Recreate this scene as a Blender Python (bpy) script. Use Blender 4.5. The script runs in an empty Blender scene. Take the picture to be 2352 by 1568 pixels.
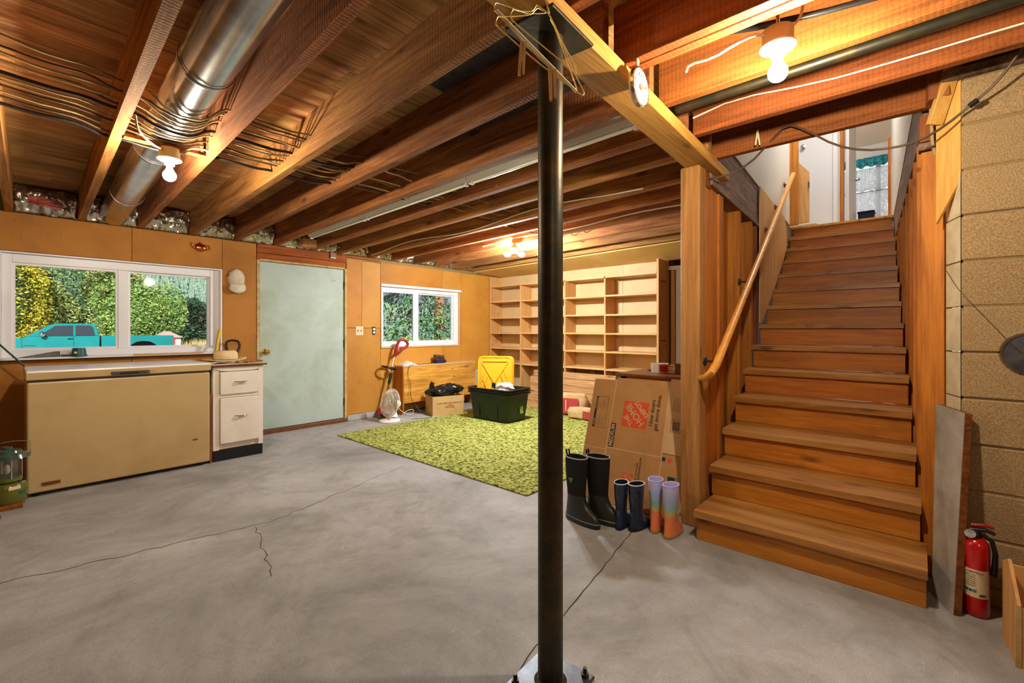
import bpy, bmesh, math, random
from mathutils import Vector, Matrix
random.seed(11)
S = bpy.context.scene
COL = S.collection
PI = math.pi

# ------------------------------------------------------------------ camera, sky, sun, exposure
FPX, CX, HOR, CAMZ = 1041.0, 1176.0, 757.0, 1.2
YAW = math.atan((CX - 15) / FPX)
cam = bpy.data.objects.new('camera', bpy.data.cameras.new('camera'))
COL.objects.link(cam)
cam.location = (0, 0, CAMZ)
cam.rotation_euler = (PI / 2, 0, -YAW)
cam.data.sensor_width = 36
cam.data.lens = FPX / 2352 * 36
cam.data.shift_y = -(784 - HOR) / 2352
cam.data.clip_start = 0.02
cam.data.clip_end = 900
S.camera = cam

S.view_settings.view_transform = 'Standard'
S.view_settings.look = 'None'
S.view_settings.exposure = 0.12
S.view_settings.gamma = 1.0
S.view_settings.use_curve_mapping = False

world = bpy.data.worlds.new('world')
S.world = world
world.use_nodes = True
wn = world.node_tree
bg = wn.nodes['Background']
sky = wn.nodes.new('ShaderNodeTexSky')
sky.sky_type = 'HOSEK_WILKIE'
sky.turbidity = 3.0
sky.ground_albedo = 0.3
sky.sun_direction = Vector((-0.35, -0.70, 0.62)).normalized()
wn.links.new(sky.outputs['Color'], bg.inputs['Color'])
bg.inputs['Strength'].default_value = 2.0

sun = bpy.data.objects.new('sun', bpy.data.lights.new('sun', 'SUN'))
COL.objects.link(sun)
sun.data.energy = 7.5
sun.data.angle = 0.01
sun.data.color = (1.0, 0.95, 0.86)
sun.location = (-10, -20, 30)
sun.rotation_euler = Vector((0.35, 0.70, -0.62)).to_track_quat('-Z', 'Y').to_euler()

# lamp strengths, the back and hall ones for unseen added fill (the bulbs are built with their fittings further down)
W_LED, W_LEFT, W_RIGHT, W_BACK_FILL, W_HALL_FILL = 262.0, 72.0, 78.0, 32.0, 90.0

# ------------------------------------------------------------------ helpers
def hx(s):
    s = s.lstrip('#')
    o = []
    for i in (0, 2, 4):
        v = int(s[i:i + 2], 16) / 255
        o.append(v / 12.92 if v <= 0.04045 else ((v + 0.055) / 1.055) ** 2.4)
    return (o[0], o[1], o[2], 1)

def pix(x, y, d):
    """point seen at photo position x, y at depth d along the viewing axis"""
    F = Vector((math.sin(YAW), math.cos(YAW), 0)); R = Vector((math.cos(YAW), -math.sin(YAW), 0))
    return Vector((0, 0, CAMZ)) + d * (F + R * ((x - CX) / FPX) + Vector((0, 0, (HOR - y) / FPX)))

class MB:
    def __init__(s):
        s.v = []; s.f = []
    def add(s, vs, fs, m=None):
        n = len(s.v)
        for p in vs:
            p = Vector(p)
            s.v.append(m @ p if m else p)
        for f in fs:
            s.f.append([n + i for i in f])
        return s
    def hexa(s, p, m=None):
        return s.add(p, [(0, 3, 2, 1), (4, 5, 6, 7), (0, 1, 5, 4), (1, 2, 6, 5), (2, 3, 7, 6), (3, 0, 4, 7)], m)
    def box(s, x0, x1, y0, y1, z0, z1, m=None):
        return s.hexa([(x0, y0, z0), (x1, y0, z0), (x1, y1, z0), (x0, y1, z0),
                       (x0, y0, z1), (x1, y0, z1), (x1, y1, z1), (x0, y1, z1)], m)
    def prism(s, poly, ax, a, b, m=None):
        n = len(poly)
        def P(u, w, t):
            return {'x': (t, u, w), 'y': (u, t, w), 'z': (u, w, t)}[ax]
        vs = [P(u, w, a) for u, w in poly] + [P(u, w, b) for u, w in poly]
        fs = [list(range(n))[::-1], list(range(n, 2 * n))] + [(i, (i + 1) % n, n + (i + 1) % n, n + i) for i in range(n)]
        return s.add(vs, fs, m)
    def tube(s, pts, r, n=8, closed=False, cap=True, m=None):
        pts = [Vector(p) for p in pts]
        k = len(pts)
        rr = r if isinstance(r, (list, tuple)) else [r] * k
        up = None; rings = []
        for i, p in enumerate(pts):
            if closed:
                t = pts[(i + 1) % k] - pts[i - 1]
            else:
                t = pts[min(i + 1, k - 1)] - pts[max(i - 1, 0)]
            t = t.normalized() if t.length > 1e-9 else Vector((0, 0, 1))
            if up is None:
                up = t.orthogonal().normalized()
            up = up - t * up.dot(t)
            up = up.normalized() if up.length > 1e-6 else t.orthogonal().normalized()
            w = t.cross(up)
            rings.append([p + (up * math.cos(2 * PI * j / n) + w * math.sin(2 * PI * j / n)) * rr[i] for j in range(n)])
        vs = [q for R in rings for q in R]; fs = []
        for i in range(k if closed else k - 1):
            a, b = i * n, ((i + 1) % k) * n
            for j in range(n):
                fs.append((a + j, a + (j + 1) % n, b + (j + 1) % n, b + j))
        if cap and not closed:
            fs.append(list(range(n))[::-1]); fs.append(list(range((k - 1) * n, k * n)))
        return s.add(vs, fs, m)
    def cyl(s, p0, p1, r0, r1=None, n=16, m=None):
        return s.tube([p0, p1], [r0, r0 if r1 is None else r1], n, m=m)
    def lathe(s, prof, n=24, c=(0, 0, 0), m=None):
        vs = []; fs = []; k = len(prof)
        for r, z in prof:
            for j in range(n):
                a = 2 * PI * j / n
                vs.append((c[0] + r * math.cos(a), c[1] + r * math.sin(a), c[2] + z))
        for i in range(k - 1):
            for j in range(n):
                fs.append((i * n + j, i * n + (j + 1) % n, (i + 1) * n + (j + 1) % n, (i + 1) * n + j))
        if prof[0][0] > 1e-6: fs.append(list(range(n))[::-1])
        if prof[-1][0] > 1e-6: fs.append(list(range((k - 1) * n, k * n)))
        return s.add(vs, fs, m)
    def sph(s, c, r, n=16, k=10, m=None):
        r = r if isinstance(r, (tuple, list)) else (r, r, r)
        vs = [(c[0], c[1], c[2] - r[2])]; fs = []
        for i in range(1, k):
            t = -PI / 2 + PI * i / k
            for j in range(n):
                a = 2 * PI * j / n
                vs.append((c[0] + r[0] * math.cos(t) * math.cos(a), c[1] + r[1] * math.cos(t) * math.sin(a), c[2] + r[2] * math.sin(t)))
        vs.append((c[0], c[1], c[2] + r[2]))
        L = len(vs) - 1
        for j in range(n):
            fs.append((0, 1 + (j + 1) % n, 1 + j))
            fs.append((L, L - n + j, L - n + (j + 1) % n))
        for i in range(k - 2):
            for j in range(n):
                a = 1 + i * n; b = a + n
                fs.append((a + j, a + (j + 1) % n, b + (j + 1) % n, b + j))
        return s.add(vs, fs, m)
    def grid(s, fn, nu, nv, m=None):
        vs = [fn(i / nu, j / nv) for i in range(nu + 1) for j in range(nv + 1)]
        fs = [(i * (nv + 1) + j, (i + 1) * (nv + 1) + j, (i + 1) * (nv + 1) + j + 1, i * (nv + 1) + j + 1) for i in range(nu) for j in range(nv)]
        return s.add(vs, fs, m)
    def build(s, name, mat, parent=None, smooth=False, bevel=0, seg=1, world=True, flat_open=False):
        off = Vector((0, 0, 0)); q = parent if world else None
        while q is not None:
            off = off + q.location; q = q.parent
        me = bpy.data.meshes.new(name)
        me.from_pydata([tuple(p - off) for p in s.v], [], s.f)
        bm = bmesh.new(); bm.from_mesh(me)
        if not flat_open:
            bmesh.ops.recalc_face_normals(bm, faces=bm.faces[:])
        if bevel:
            bmesh.ops.bevel(bm, geom=bm.edges[:], offset=bevel, segments=seg, affect='EDGES', profile=0.5, clamp_overlap=True)
        bm.to_mesh(me); bm.free()
        if smooth:
            me.polygons.foreach_set('use_smooth', [True] * len(me.polygons))
            me.set_sharp_from_angle(angle=math.radians(smooth if smooth > 1 else 40))
        me.materials.append(mat)
        o = bpy.data.objects.new(name, me)
        COL.objects.link(o)
        if parent is not None:
            o.parent = parent
        return o

def thing(name, label, cat, loc=(0, 0, 0), group=None):
    o = bpy.data.objects.new(name, None); COL.objects.link(o)
    o.empty_display_size = 0.05
    o.location = loc
    return tag(o, label, cat, group)

def tag(o, label=None, cat=None, group=None, kind=None):
    if label: o['label'] = label
    if cat: o['category'] = cat
    if group: o['group'] = group
    if kind: o['kind'] = kind
    return o

def struct(name, label, loc=(0, 0, 0)):
    o = bpy.data.objects.new(name, None); COL.objects.link(o)
    o.empty_display_size = 0.05
    o.location = loc
    o['kind'] = 'structure'; o['label'] = label
    return o

def copy_tree(o, parent=None):
    c = o.copy(); COL.objects.link(c); c.parent = parent
    for ch in o.children:
        copy_tree(ch, c)
    return c

def text(name, s, size, mat, parent, m, align='CENTER', extrude=0.0004, bold=0.0):
    """flat printed lettering as a thin mesh; m is a matrix in the parent's own frame"""
    cu = bpy.data.curves.new(name, 'FONT')
    cu.body = s; cu.size = size; cu.align_x = align; cu.align_y = 'CENTER'
    cu.extrude = extrude; cu.offset = bold; cu.resolution_u = 3
    t = bpy.data.objects.new(name, cu); COL.objects.link(t)
    bpy.context.view_layer.update()
    me = bpy.data.meshes.new_from_object(t.evaluated_get(bpy.context.evaluated_depsgraph_get()))
    bpy.data.objects.remove(t); bpy.data.curves.remove(cu)
    me.transform(m)
    me.materials.clear(); me.materials.append(mat)
    o = bpy.data.objects.new(name, me); COL.objects.link(o)
    o.parent = parent
    return o

# ------------------------------------------------------------------ procedural materials
def _new(name):
    m = bpy.data.materials.new(name); m.use_nodes = True
    nt = m.node_tree
    return m, nt, nt.nodes['Principled BSDF']

def _coords(nt, scale, rnd=0.0):
    tc = nt.nodes.new('ShaderNodeTexCoord')
    mp = nt.nodes.new('ShaderNodeMapping')
    mp.inputs['Scale'].default_value = scale
    nt.links.new(tc.outputs['Object'], mp.inputs['Vector'])
    if rnd:
        oi = nt.nodes.new('ShaderNodeObjectInfo')
        mu = nt.nodes.new('ShaderNodeMath'); mu.operation = 'MULTIPLY'; mu.inputs[1].default_value = rnd
        nt.links.new(oi.outputs['Random'], mu.inputs[0])
        cb = nt.nodes.new('ShaderNodeCombineXYZ')
        for k in range(3): nt.links.new(mu.outputs[0], cb.inputs[k])
        nt.links.new(cb.outputs[0], mp.inputs['Location'])
    return mp.outputs[0]

def _noise(nt, vec, scale, detail=5, rough=0.6, dist=0.0):
    n = nt.nodes.new('ShaderNodeTexNoise')
    n.inputs['Scale'].default_value = scale; n.inputs['Detail'].default_value = detail
    n.inputs['Roughness'].default_value = rough; n.inputs['Distortion'].default_value = dist
    nt.links.new(vec, n.inputs['Vector'])
    return n.outputs['Fac']

def _ramp(nt, fac, stops):
    r = nt.nodes.new('ShaderNodeValToRGB')
    e = r.color_ramp.elements
    while len(e) < len(stops): e.new(0.5)
    for i, (p, c) in enumerate(stops):
        e[i].position = p; e[i].color = c
    nt.links.new(fac, r.inputs['Fac'])
    return r.outputs['Color']

def _mix(nt, fac, a, b, mode='MIX'):
    m = nt.nodes.new('ShaderNodeMix'); m.data_type = 'RGBA'; m.blend_type = mode
    if isinstance(fac, (int, float)): m.inputs[0].default_value = fac
    else: nt.links.new(fac, m.inputs[0])
    for i, q in ((6, a), (7, b)):
        if isinstance(q, tuple): m.inputs[i].default_value = q
        else: nt.links.new(q, m.inputs[i])
    return m.outputs[2]

def _bump(nt, b, fac, strength, dist=0.01):
    n = nt.nodes.new('ShaderNodeBump')
    n.inputs['Strength'].default_value = strength; n.inputs['Distance'].default_value = dist
    nt.links.new(fac, n.inputs['Height']); nt.links.new(n.outputs[0], b.inputs['Normal'])

def _var(nt, col, amt, hue=0.0):
    """each object of a kind a little lighter or darker than the next"""
    oi = nt.nodes.new('ShaderNodeObjectInfo')
    mr = nt.nodes.new('ShaderNodeMapRange')
    mr.inputs['To Min'].default_value = 1 - amt; mr.inputs['To Max'].default_value = 1 + amt
    nt.links.new(oi.outputs['Random'], mr.inputs['Value'])
    h = nt.nodes.new('ShaderNodeHueSaturation')
    nt.links.new(mr.outputs[0], h.inputs['Value']); nt.links.new(col, h.inputs['Color'])
    if hue:
        m2 = nt.nodes.new('ShaderNodeMapRange')
        m2.inputs['To Min'].default_value = 0.5 - hue; m2.inputs['To Max'].default_value = 0.5 + hue
        w = nt.nodes.new('ShaderNodeMath'); w.operation = 'FRACT'
        w2 = nt.nodes.new('ShaderNodeMath'); w2.operation = 'MULTIPLY'; w2.inputs[1].default_value = 7.31
        nt.links.new(oi.outputs['Random'], w2.inputs[0]); nt.links.new(w2.outputs[0], w.inputs[0])
        nt.links.new(w.outputs[0], m2.inputs['Value']); nt.links.new(m2.outputs[0], h.inputs['Hue'])
    return h.outputs['Color']

def wood(name, dark, light, axis='X', fine=16.0, rough=0.65, var=0.12, hue=0.0, saw=False, stain=None, stain_amt=0.5, bump=0.25, knots=True, spec=0.3, grain=1.0):
    m, nt, b = _new(name)
    along = 0.9
    sc = {'X': (along, fine, fine), 'Y': (fine, along, fine), 'Z': (fine, fine, along)}[axis]
    v = _coords(nt, sc, 40)
    f = _noise(nt, v, 1.6, 6, 0.65, 0.8)
    col = _ramp(nt, f, [(0.30, hx(dark)), (0.70, hx(light))])
    ff = _noise(nt, _coords(nt, tuple(q * (4.5 if q == fine else 2.2) for q in sc), 11), 1.6, 4, 0.7, 0.2)
    col = _mix(nt, grain, col, _ramp(nt, ff, [(0.34, (0.62, 0.58, 0.54, 1)), (0.56, (1.08, 1.08, 1.08, 1))]), 'MULTIPLY')
    v2 = _coords(nt, tuple(0.35 + 0.25 * q / fine * 6 for q in sc), 23)
    f2 = _noise(nt, v2, 1.4, 3, 0.6, 0.4)
    st = hx(stain) if stain else tuple(0.45 * q for q in hx(dark)[:3]) + (1,)
    fac = _ramp(nt, f2, [(0.52, (0, 0, 0, 1)), (0.78, (stain_amt,) * 3 + (1,))])
    col = _mix(nt, fac, col, st)
    if knots:
        v3 = _coords(nt, {'X': (2.2, 7, 7), 'Y': (7, 2.2, 7), 'Z': (7, 7, 2.2)}[axis], 31)
        vo = nt.nodes.new('ShaderNodeTexVoronoi'); vo.inputs['Scale'].default_value = 1.0
        nt.links.new(v3, vo.inputs['Vector'])
        k = _ramp(nt, vo.outputs['Distance'], [(0.06, (0.75, 0.75, 0.75, 1)), (0.16, (0, 0, 0, 1))])
        col = _mix(nt, k, col, tuple(0.3 * q for q in hx(dark)[:3]) + (1,))
    if var: col = _var(nt, col, var, hue)
    nt.links.new(col, b.inputs['Base Color'])
    b.inputs['Roughness'].default_value = rough
    b.inputs['Specular IOR Level'].default_value = spec
    if saw:
        w = nt.nodes.new('ShaderNodeTexWave'); w.wave_type = 'BANDS'
        w.bands_direction = axis
        w.inputs['Scale'].default_value = 17; w.inputs['Distortion'].default_value = 4.0; w.inputs['Detail'].default_value = 3; w.inputs['Detail Scale'].default_value = 3.5
        nt.links.new(_coords(nt, (1, 1, 1), 17), w.inputs['Vector'])
        kerf = _mix(nt, 1.0, col, _ramp(nt, w.outputs['Fac'], [(0.0, (0.80, 0.77, 0.74, 1)), (0.30, (1, 1, 1, 1))]), 'MULTIPLY')
        nt.links.new(kerf, b.inputs['Base Color'])
        ad = nt.nodes.new('ShaderNodeMath'); ad.operation = 'ADD'
        nt.links.new(w.outputs['Fac'], ad.inputs[0]); nt.links.new(f, ad.inputs[1])
        _bump(nt, b, ad.outputs[0], 0.14, 0.004)
    elif bump:
        _bump(nt, b, f, bump, 0.004)
    return m

def plain(name, c, rough=0.5, metal=0.0, c2=None, scale=6.0, lo=0.4, hi=0.7, bump=0.0, bscale=60.0, spec=0.4, var=0.0, detail=5, coat=0.0):
    m, nt, b = _new(name)
    col = None
    if c2:
        f = _noise(nt, _coords(nt, (1, 1, 1), 9 if var else 0), scale, detail, 0.62, 0.3)
        col = _ramp(nt, f, [(lo, hx(c)), (hi, hx(c2))])
        if var: col = _var(nt, col, var)
        nt.links.new(col, b.inputs['Base Color'])
    else:
        b.inputs['Base Color'].default_value = hx(c)
    b.inputs['Roughness'].default_value = rough
    b.inputs['Metallic'].default_value = metal
    b.inputs['Specular IOR Level'].default_value = spec
    b.inputs['Coat Weight'].default_value = coat
    if bump:
        _bump(nt, b, _noise(nt, _coords(nt, (1, 1, 1)), bscale, 4, 0.6), bump, 0.004)
    return m

def glow(name, c, strength):
    m, nt, b = _new(name)
    e = nt.nodes.new('ShaderNodeEmission')
    e.inputs['Color'].default_value = c; e.inputs['Strength'].default_value = strength
    nt.links.new(e.outputs[0], nt.nodes['Material Output'].inputs['Surface'])
    return m

def glass(name, tint=(0.97, 0.99, 0.98, 1), gloss=0.035):
    m, nt, b = _new(name)
    t = nt.nodes.new('ShaderNodeBsdfTransparent'); t.inputs['Color'].default_value = tint
    g = nt.nodes.new('ShaderNodeBsdfGlossy'); g.inputs['Roughness'].default_value = 0.03
    mx = nt.nodes.new('ShaderNodeMixShader'); mx.inputs[0].default_value = gloss
    nt.links.new(t.outputs[0], mx.inputs[1]); nt.links.new(g.outputs[0], mx.inputs[2])
    nt.links.new(mx.outputs[0], nt.nodes['Material Output'].inputs['Surface'])
    return m

def leafy(name, stops, scale=1.2, rough=0.6):
    m, nt, b = _new(name)
    v = _coords(nt, (1, 1, 1), 13)
    f = _noise(nt, v, scale, 6, 0.75)
    col = _ramp(nt, f, [(p, hx(c)) for p, c in stops])
    nt.links.new(col, b.inputs['Base Color'])
    b.inputs['Roughness'].default_value = rough
    b.inputs['Specular IOR Level'].default_value = 0.2
    return m

def blend_z(name, stops, z0, z1, rough=0.35, bump=0.0):
    """colour bands along the height of the thing itself (object space)"""
    m, nt, b = _new(name)
    tc = nt.nodes.new('ShaderNodeTexCoord'); sp = nt.nodes.new('ShaderNodeSeparateXYZ')
    nt.links.new(tc.outputs['Object'], sp.inputs[0])
    mr = nt.nodes.new('ShaderNodeMapRange'); mr.inputs['From Min'].default_value = z0; mr.inputs['From Max'].default_value = z1
    nt.links.new(sp.outputs[2], mr.inputs['Value'])
    col = _ramp(nt, mr.outputs[0], [(p, hx(c)) for p, c in stops])
    nt.links.new(col, b.inputs['Base Color'])
    b.inputs['Roughness'].default_value = rough
    return m

M = {}
# building timber
M['joist'] = wood('joist timber', '#724420', '#be8244', 'Y', 14, 0.8, 0.22, 0.010, saw=True, stain='#4c2e1a', stain_amt=0.5, grain=0.6)
M['joist_r'] = wood('orange joist timber', '#6e3a10', '#a86226', 'Y', 14, 0.75, 0.10, 0.006, saw=True, stain='#4e2a0e', grain=0.6)
M['ply_strip'] = wood('yellow plywood strip', '#c08c3c', '#d8aa5c', 'Z', 8, 0.6, 0.03, stain='#b07c34', stain_amt=0.3, knots=False, bump=0.08, grain=0.4)
M['deck'] = wood('deck board timber', '#94683a', '#d8a868', 'X', 9, 0.8, 0.24, 0.012, stain='#6a4422', stain_amt=0.5)
M['girder'] = wood('yellow fir beam', '#9a6a28', '#cc9a4c', 'X', 18, 0.6, 0.0, stain='#84561e', stain_amt=0.4, grain=0.7)
M['post'] = wood('fir post', '#94622c', '#bd8c50', 'Z', 12, 0.6, 0.05, stain='#784c22', stain_amt=0.4, grain=0.5)
M['stud'] = wood('orange stud timber', '#9a5416', '#c9802c', 'Z', 12, 0.6, 0.14, 0.006, stain='#6c360e', stain_amt=0.45, grain=0.5)
M['stud_dark'] = wood('dark red sheathing', '#6a3412', '#9c5c26', 'Z', 10, 0.65, 0.15, stain='#4a260e', grain=0.5)
M['aged'] = wood('aged grey brown rim', '#5a4234', '#a08470', 'X', 12, 0.75, 0.1, stain='#c0b2a8', stain_amt=0.5)
M['tread'] = wood('worn stair tread', '#80501a', '#b98238', 'Y', 11, 0.42, 0.1, stain='#d0a868', stain_amt=0.55, bump=0.12, spec=0.5, grain=0.55)
M['riser'] = wood('orange stair riser', '#9c5816', '#ca822c', 'Y', 9, 0.45, 0.12, 0.005, stain='#6e380e', stain_amt=0.45, bump=0.1, spec=0.45, grain=0.5)
M['rail'] = wood('varnished rail', '#d0882c', '#eaae54', 'X', 20, 0.35, 0.0, knots=False, bump=0.05, spec=0.4, grain=0.4)
M['ply'] = wood('plywood panel', '#c8924e', '#dcb078', 'Z', 7, 0.6, 0.06, stain='#b07e40', stain_amt=0.4, knots=False, bump=0.1, grain=0.5)
M['ply_desk'] = wood('golden plywood', '#b87a28', '#e0a848', 'X', 7, 0.5, 0.0, stain='#9a6218', stain_amt=0.5, bump=0.1)
M['ply_pale'] = plain('pale plywood', '#d2b482', 0.6, c2='#c09e68', scale=1.6, lo=0.4, hi=0.75, var=0.05, detail=8)
M['ply_soffit'] = plain('yellow plywood soffit', '#d8b260', 0.6, c2='#c89c4a', scale=1.6, lo=0.4, hi=0.75, var=0.05, detail=8)
M['shelf'] = wood('pine shelf board', '#c89654', '#dcb27a', 'Y', 15, 0.5, 0.06, stain='#b8823e', stain_amt=0.3, bump=0.05, grain=0.3)
M['shelf_v'] = wood('pine upright', '#c08a48', '#d8aa6c', 'Z', 15, 0.5, 0.06, stain='#b07a3a', stain_amt=0.3, bump=0.05, grain=0.3)
M['header'] = wood('red brown header board', '#8a4212', '#b8641e', 'X', 12, 0.7, 0.12, stain='#5c2a0c')
M['pboard'] = plain('orange particle board', '#b87a26', 0.62, c2='#9c621a', scale=2.6, lo=0.42, hi=0.72, bump=0.12, bscale=160, var=0.09, detail=9)
M['pboard2'] = plain('golden particle board', '#c48a34', 0.6, c2='#b07424', scale=2.0, lo=0.42, hi=0.72, bump=0.12, bscale=160, var=0.08, detail=9)
M['flooring'] = wood('laminate plank', '#a87c4c', '#cfa472', 'Y', 12, 0.4, 0.12, knots=True, bump=0.05)
M['darkwood'] = wood('dark brown table wood', '#5c3418', '#8a5228', 'Y', 12, 0.4, 0.05, bump=0.08)
M['rawtrim'] = plain('raw yellowed edge', '#cdb378', 0.8, c2='#a88746', scale=14, bump=0.4, bscale=60)
M['concrete'] = None
M['block'] = plain('rough tan concrete block', '#bca176', 0.95, c2='#8a7048', scale=240, lo=0.34, hi=0.62, bump=1.0, bscale=220, var=0.05, detail=3)
M['mortar'] = plain('mortar', '#8c7348', 0.95, bump=0.6, bscale=60)
M['white_paint'] = plain('old white paint', '#cfc6a6', 0.7, c2='#b0a582', scale=7, bump=0.3, bscale=40)
M['wall_white'] = plain('white plaster', '#e6e2da', 0.8)
M['vinyl'] = plain('white vinyl', '#e8e9ec', 0.35)
M['door_blue'] = plain('pale blue green door paint', '#b2c2b8', 0.5, c2='#98a283', scale=1.5, lo=0.46, hi=0.74, var=0.0, detail=9)
M['steel_dark'] = plain('dark painted pipe', '#3a372a', 0.42, 0.7, c2='#5a4628', scale=9, lo=0.45, hi=0.75, bump=0.15, bscale=50)
M['steel'] = plain('galvanised steel', '#b9bcbf', 0.2, 1.0, c2='#9aa0a4', scale=8, bump=0.03, bscale=8)
M['steel_dull'] = plain('dull grey steel', '#6e7276', 0.4, 0.9, c2='#50545a', scale=12)
M['chrome'] = plain('chrome', '#d8d8d8', 0.12, 1.0)
M['brass'] = plain('brass', '#c8a040', 0.22, 1.0)
M['copper'] = plain('copper', '#c06a34', 0.25, 1.0)
M['foil'] = plain('silver foil', '#dcdad0', 0.28, 1.0, c2='#aca898', scale=9, bump=0.9, bscale=26)
M['pink'] = plain('red printed kraft facing', '#a8322e', 0.6, c2='#c87868', scale=14)
M['cable'] = plain('cream cable sheath', '#b09a6c', 0.55, c2='#86744c', scale=4)
M['cable_brown'] = plain('brown cable sheath', '#54422c', 0.55)
M['cable_black'] = plain('black cable sheath', '#1c1a18', 0.45)
M['cable_white'] = plain('white cable sheath', '#e2dcc8', 0.45)
M['porcelain'] = plain('white porcelain', '#e6dcd0', 0.25, coat=0.3)
M['lampbox'] = plain('tan plastic box', '#b09a68', 0.5)
M['black'] = plain('black plastic', '#141414', 0.4)
M['rubber'] = plain('black rubber', '#0e0f10', 0.5, c2='#1a1c1c', scale=20)
M['rubber_green'] = plain('dark olive rubber', '#23261f', 0.4)
M['neoprene'] = plain('black neoprene', '#0b0b0c', 0.85, bump=0.2, bscale=200)
M['grey_line'] = plain('pale grey piping', '#8c9290', 0.5)
M['white'] = plain('white enamel', '#e6e3dc', 0.35)
M['cab_white'] = plain('cabinet white paint', '#e6ded0', 0.45, c2='#d8cdb8', scale=3)
M['freezer'] = plain('almond enamel', '#bca270', 0.35, c2='#ab8f5c', scale=2.2, lo=0.45, hi=0.75, detail=8)
M['freezer_top'] = plain('white enamel lid', '#ece9e2', 0.3)
M['plastic_dark'] = plain('dark grey plastic', '#4a463e', 0.4)
M['red'] = plain('red enamel', '#b00f14', 0.25, coat=0.5)
M['red_dark'] = plain('dark red plastic', '#8e1620', 0.35)
M['label'] = plain('cream paper label', '#d8c8a0', 0.6)
M['ink'] = plain('black ink', '#1e1c1a', 0.7)
M['ink_red'] = plain('dark red ink', '#8a2a2a', 0.7)
M['ink_blue'] = plain('blue ink', '#3a78b0', 0.6)
M['ink_orange'] = plain('orange ink', '#d0481a', 0.7)
M['card'] = plain('brown corrugated card', '#b08450', 0.85, c2='#a47844', scale=5, lo=0.4, hi=0.7, bump=0.15, bscale=120)
M['card_pale'] = plain('pale card', '#c4a274', 0.85, c2='#b89466', scale=5)
M['card_tan'] = plain('tan carton', '#c3a066', 0.8, c2='#b8935a', scale=4)
M['bag'] = plain('black plastic bag', '#101214', 0.22, spec=0.7, bump=0.7, bscale=14)
M['bag_white'] = plain('white plastic bag', '#dcd4d0', 0.4, c2='#c8bcb8', scale=18, bump=0.5, bscale=30)
M['tote'] = plain('dark green plastic', '#12291c', 0.4, c2='#0c1d14', scale=4)
M['tote_lid'] = plain('yellow plastic', '#d89a0e', 0.4)
M['tote_dark'] = plain('black green rim plastic', '#0e1612', 0.35)
M['teal_pot'] = plain('teal plastic pot', '#1e5a58', 0.4)
M['cloth_white'] = plain('off white cloth', '#d9cfb8', 0.9, c2='#c0b08c', scale=12, bump=0.2, bscale=90)
M['straw'] = plain('cream felt', '#e0c898', 0.8, c2='#d2b680', scale=6)
M['glove'] = plain('tan leather', '#a8741e', 0.7, c2='#7a5014', scale=10, bump=0.3, bscale=30)
M['yellow_h'] = plain('yellow handle', '#d8b420', 0.4)
M['olive'] = plain('olive enamel', '#5a5c1c', 0.25, coat=0.4)
M['green_cap'] = plain('dark green enamel', '#2e4a3c', 0.2, coat=0.5)
M['glass_globe'] = glass('lantern glass', (0.86, 0.88, 0.88, 1), 0.16)
M['pane'] = glass('window glass')
M['dark'] = plain('very dark recess', '#15100c', 0.9)
M['crack'] = plain('crack filler dirt', '#3c3026', 0.95)
M['tape'] = plain('beige tape', '#b49058', 0.5)
M['navy'] = plain('navy cloth', '#16223c', 0.8)
M['teal_cloth'] = plain('teal print cloth', '#2e9aa6', 0.8, c2='#14525c', scale=26, lo=0.45, hi=0.6)
# concrete floor: trowelled grey with worn and dirty patches
def concrete():
    m, nt, b = _new('trowelled concrete')
    v = _coords(nt, (1, 1, 1))
    f = _noise(nt, v, 0.9, 8, 0.68, 0.6)
    col = _ramp(nt, f, [(0.30, hx('#747370')), (0.48, hx('#969592')), (0.68, hx('#b0b0ae'))])
    f2 = _noise(nt, v, 2.1, 6, 0.7, 1.6)
    k = _ramp(nt, f2, [(0.50, (0, 0, 0, 1)), (0.74, (0.55, 0.55, 0.55, 1))])
    col = _mix(nt, k, col, hx('#6a645c'))
    f5 = _noise(nt, v, 9.0, 8, 0.8, 0.5)
    k5 = _ramp(nt, f5, [(0.52, (0, 0, 0, 1)), (0.74, (0.45, 0.45, 0.45, 1))])
    col = _mix(nt, k5, col, hx('#7a7064'))
    f6 = _noise(nt, v, 190.0, 3, 0.7)
    col = _mix(nt, 0.6, col, _ramp(nt, f6, [(0.36, (0.70, 0.68, 0.66, 1)), (0.58, (1.12, 1.12, 1.12, 1))]), 'MULTIPLY')
    f3 = _noise(nt, _coords(nt, (2, 9, 2)), 1.2, 8, 0.75, 2.0)
    k3 = _ramp(nt, f3, [(0.62, (0, 0, 0, 1)), (0.72, (0.5, 0.5, 0.5, 1))])
    col = _mix(nt, k3, col, hx('#cfcac2'))
    f4 = _noise(nt, v, 60, 4, 0.7)
    k4 = _ramp(nt, f4, [(0.66, (0, 0, 0, 1)), (0.72, (0.45, 0.45, 0.45, 1))])
    col = _mix(nt, k4, col, hx('#54483c'))
    nt.links.new(col, b.inputs['Base Color'])
    b.inputs['Roughness'].default_value = 0.62
    b.inputs['Specular IOR Level'].default_value = 0.3
    ad = nt.nodes.new('ShaderNodeMath'); ad.operation = 'ADD'
    nt.links.new(f3, ad.inputs[0]); nt.links.new(f4, ad.inputs[1])
    _bump(nt, b, ad.outputs[0], 0.3, 0.004)
    return m
M['concrete'] = concrete()

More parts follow.
